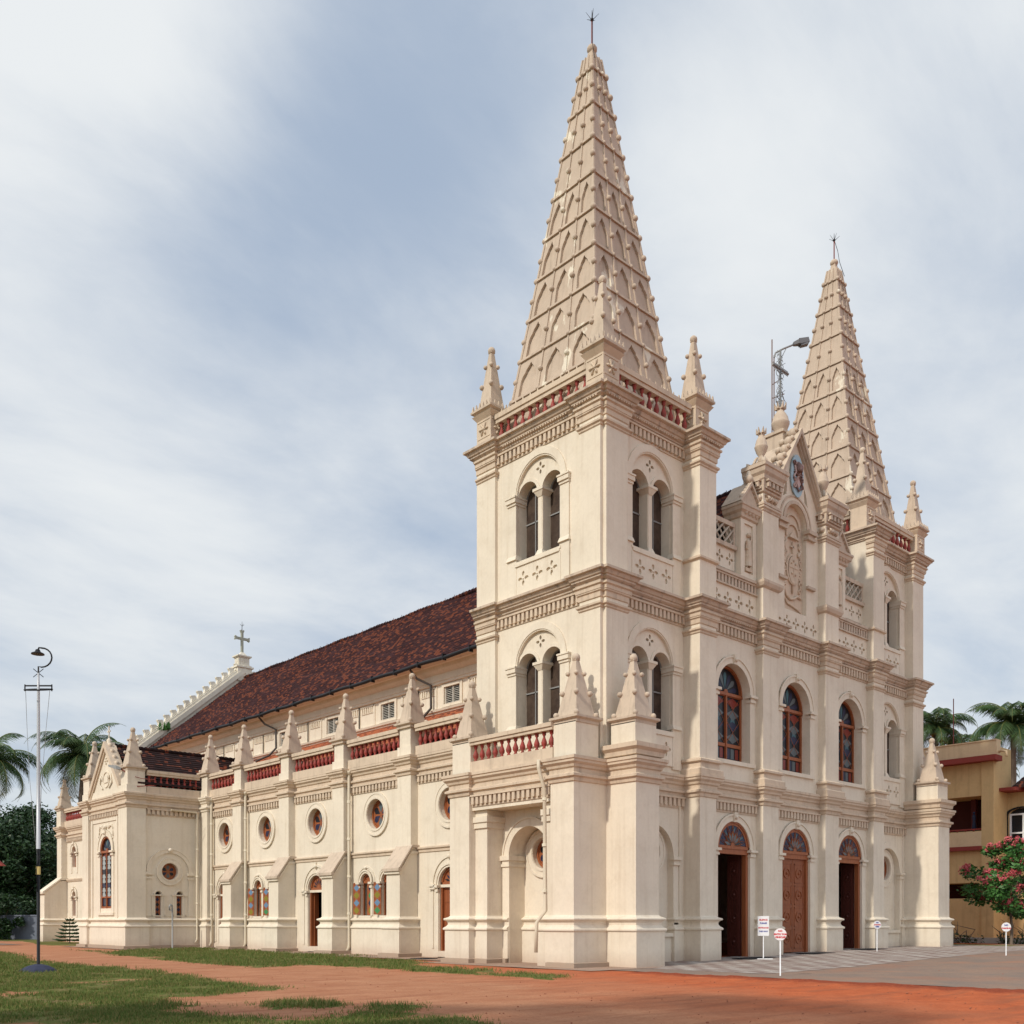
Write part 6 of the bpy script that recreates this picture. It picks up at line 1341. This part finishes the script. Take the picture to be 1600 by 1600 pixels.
def tree(x, y, H, rad, seed, label, mats, clumps=26, per=190, size=.22, trunk=.28, base=.35, name='broadleaf_tree', group='dark leafy trees at the left edge', blossom=0, cat='tree', flat=.8):
    rr = random.Random(seed); e = empty(name, (x, y, 0), label, cat, group); b = MB(); zb = H*base
    b.tube([(x, y, -.1), (x+.1, y, zb*.6), (x+.05, y+.1, zb*1.2), (x, y, H*.7)], [trunk, trunk*.8, trunk*.6, trunk*.25], 8); C = []
    for k in range(clumps):
        a = rr.uniform(0, 2*PI); q = rr.random(); z = zb+(H-zb)*q; rm = rad*math.sin(PI*min(1, max(.12, q*.85+.12)))**.6; r_ = rm*rr.random()**.5
        C.append((Vector((x+r_*math.cos(a), y+r_*math.sin(a), z)), rad*rr.uniform(.22, .38)))
        if k % 3 == 0: b.tube([(x, y, zb*.8+(H-zb)*q*.4), ((x+C[-1][0].x)/2, (y+C[-1][0].y)/2, (zb+z)/2+.2), tuple(C[-1][0])], [trunk*.35, trunk*.22, .03], 5)
    b.build('trunk', bark, e); b = MB()
    for c, r_ in C: leafcloud(b, c, r_, per, size, rr, 0, flat)
    b.build('crown', mats[0], e)
    if blossom:
        b = MB()
        for c, r_ in C:
            if rr.random() < blossom:
                for _ in range(7): leafcloud(b, c+Vector((rr.gauss(0, r_*.4), rr.gauss(0, r_*.4), r_*rr.uniform(.05, .6))), .20, 34, .075, rr)
        b.build('blossom', mats[1], e)
D = [(8, 94, 1292, 5.0, 'dense dark broadleaf tree left of the light mast'), (48, 99, 1296, 5.2, 'dark broadleaf tree directly behind the end of the church'), (-50, 92, 1285, 5.0, 'dark broadleaf tree cut by the left edge'), (40, 112, 1270, 6, 'taller feathery dark tree behind the others on the left'), (-8, 100, 1300, 6, 'farthest dark tree between the left ones'), (84, 106, 1330, 4.5, 'low dark tree filling the gap beside the church wing')]
for i, (p_, D_, top, rd, lb) in enumerate(D):
    x, y = at_px(p_, D_); tree(x, y, H_(top, D_), rd, 20+i, lb, [dleaf], clumps=60, per=330, size=.20, base=.16)
D_ = 54; x, y = at_px(1580, D_); tree(x, y, 5.7, 2.5, 50, 'small tree covered in pink blossom in front of the tiled house', [gleaf, pink], clumps=30, per=190, size=.13, trunk=.10, base=.36, name='flowering_tree', group=None, blossom=.9, flat=.55)
del_ = bpy.data.objects['flowering_tree']; 
b = MB(); rr = random.Random(9); xx, yy = at_px(1500, 57)
for k in range(60):
    a, q = rr.uniform(-6, 7), rr.uniform(-.5, .5); p0 = Vector((33.1+q, a-3, .2)); b.tube([p0, p0+Vector((rr.uniform(-.4, .4), rr.uniform(-.6, .6), rr.uniform(.3, .9))), p0+Vector((rr.uniform(-.8, .8), rr.uniform(-1, 1), rr.uniform(.3, 1.5)))], [.04, .03, .01], 4)
    leafcloud(b, p0+Vector((0, 0, .3)), .5, 18, .10, rr, 1)
o = b.build('brushwood', [bark, dleaf]); tag(o, 'tangle of dry branches and weeds at the foot of the yellow wall', 'brushwood', kind='stuff')
# low dark shrubs under the left trees
for i, (p_, D_, l) in enumerate(((0, 84, 'low dark shrub at the left edge under the trees'), (30, 88, 'low dark shrub just left of the light mast foot'), (62, 90, 'low dark shrub between the mast and the church wing'))):
    x, y = at_px(p_, D_); tree(x, y, 3.6, 2.1, 90+i, l, [dleaf], clumps=22, per=150, size=.17, trunk=.08, base=.1, name='shrub', group='low shrubs under the left trees', cat='shrub')
# young monkey-puzzle-like sapling
x, y = at_px(109, 70); e = empty('young_conifer', (x, y, 0), 'small tiered young conifer on the grass beside the church wing', 'sapling'); b = MB(); b.tube([(x, y, -.05), (x, y, 1.85)], [.04, .015], 6); b.build('trunk', bark, e); b = MB()
for k in range(7):
    z = .25+.24*k; r_ = 1.15*(1-k/8.5)
    for a_ in range(9):
        a = 2*PI*a_/9+k; b.tube([(x, y, z), (x+r_*.6*math.cos(a), y+r_*.6*math.sin(a), z-.03), (x+r_*math.cos(a), y+r_*math.sin(a), z+.08)], [.05, .07, .02], 5)
b.build('crown', dleaf, e)
# pale boundary wall under the left trees
p0, p1 = at_px(-80, 86), at_px(66, 84); b = MB(); Mw_ = FR(p0, p1); b.box(Mw_, 0, 9, -.15, .15, 0, 2.0); b.box(Mw_, -.1, 9.1, -.2, .2, 2.0, 2.12); o = b.build('boundary_wall', mat('bluish_white_wall', (.17, .19, .24), .9)); tag(o, 'bluish-white boundary wall glimpsed beneath the dark trees on the left', 'wall')
p0, p1 = at_px(-60, 66), at_px(2, 66); b = MB(); b.prism(FR(p0, p1), [(0, 5.3), (2.78, 5.3), (2.2, 5.8), (0, 6.1)], -.4, 0); b.box(FR(p0, p1), 0, .5, -.38, -.2, 0, 5.3, 1); o = b.build('red_roofed_shed', [redtrim, yel1]); tag(o, 'corner of a red-roofed shed at the left edge below the palm', 'shed')
# trees outside the frame on the left whose shade falls over the foreground grass
for i, (dx, dy, H, rd) in enumerate(((-34, -13.5, 20, 4.2), (-41, -8.5, 20, 4.5))):
    tree(dx, dy, H, rd, 70+i, ['large shade tree left of the camera nearest the church', 'large shade tree left of the camera farthest away', 'shade tree standing just left of the camera'][i], [dleaf], clumps=30, per=130, size=.34, base=.6, group='shade trees beside the camera')
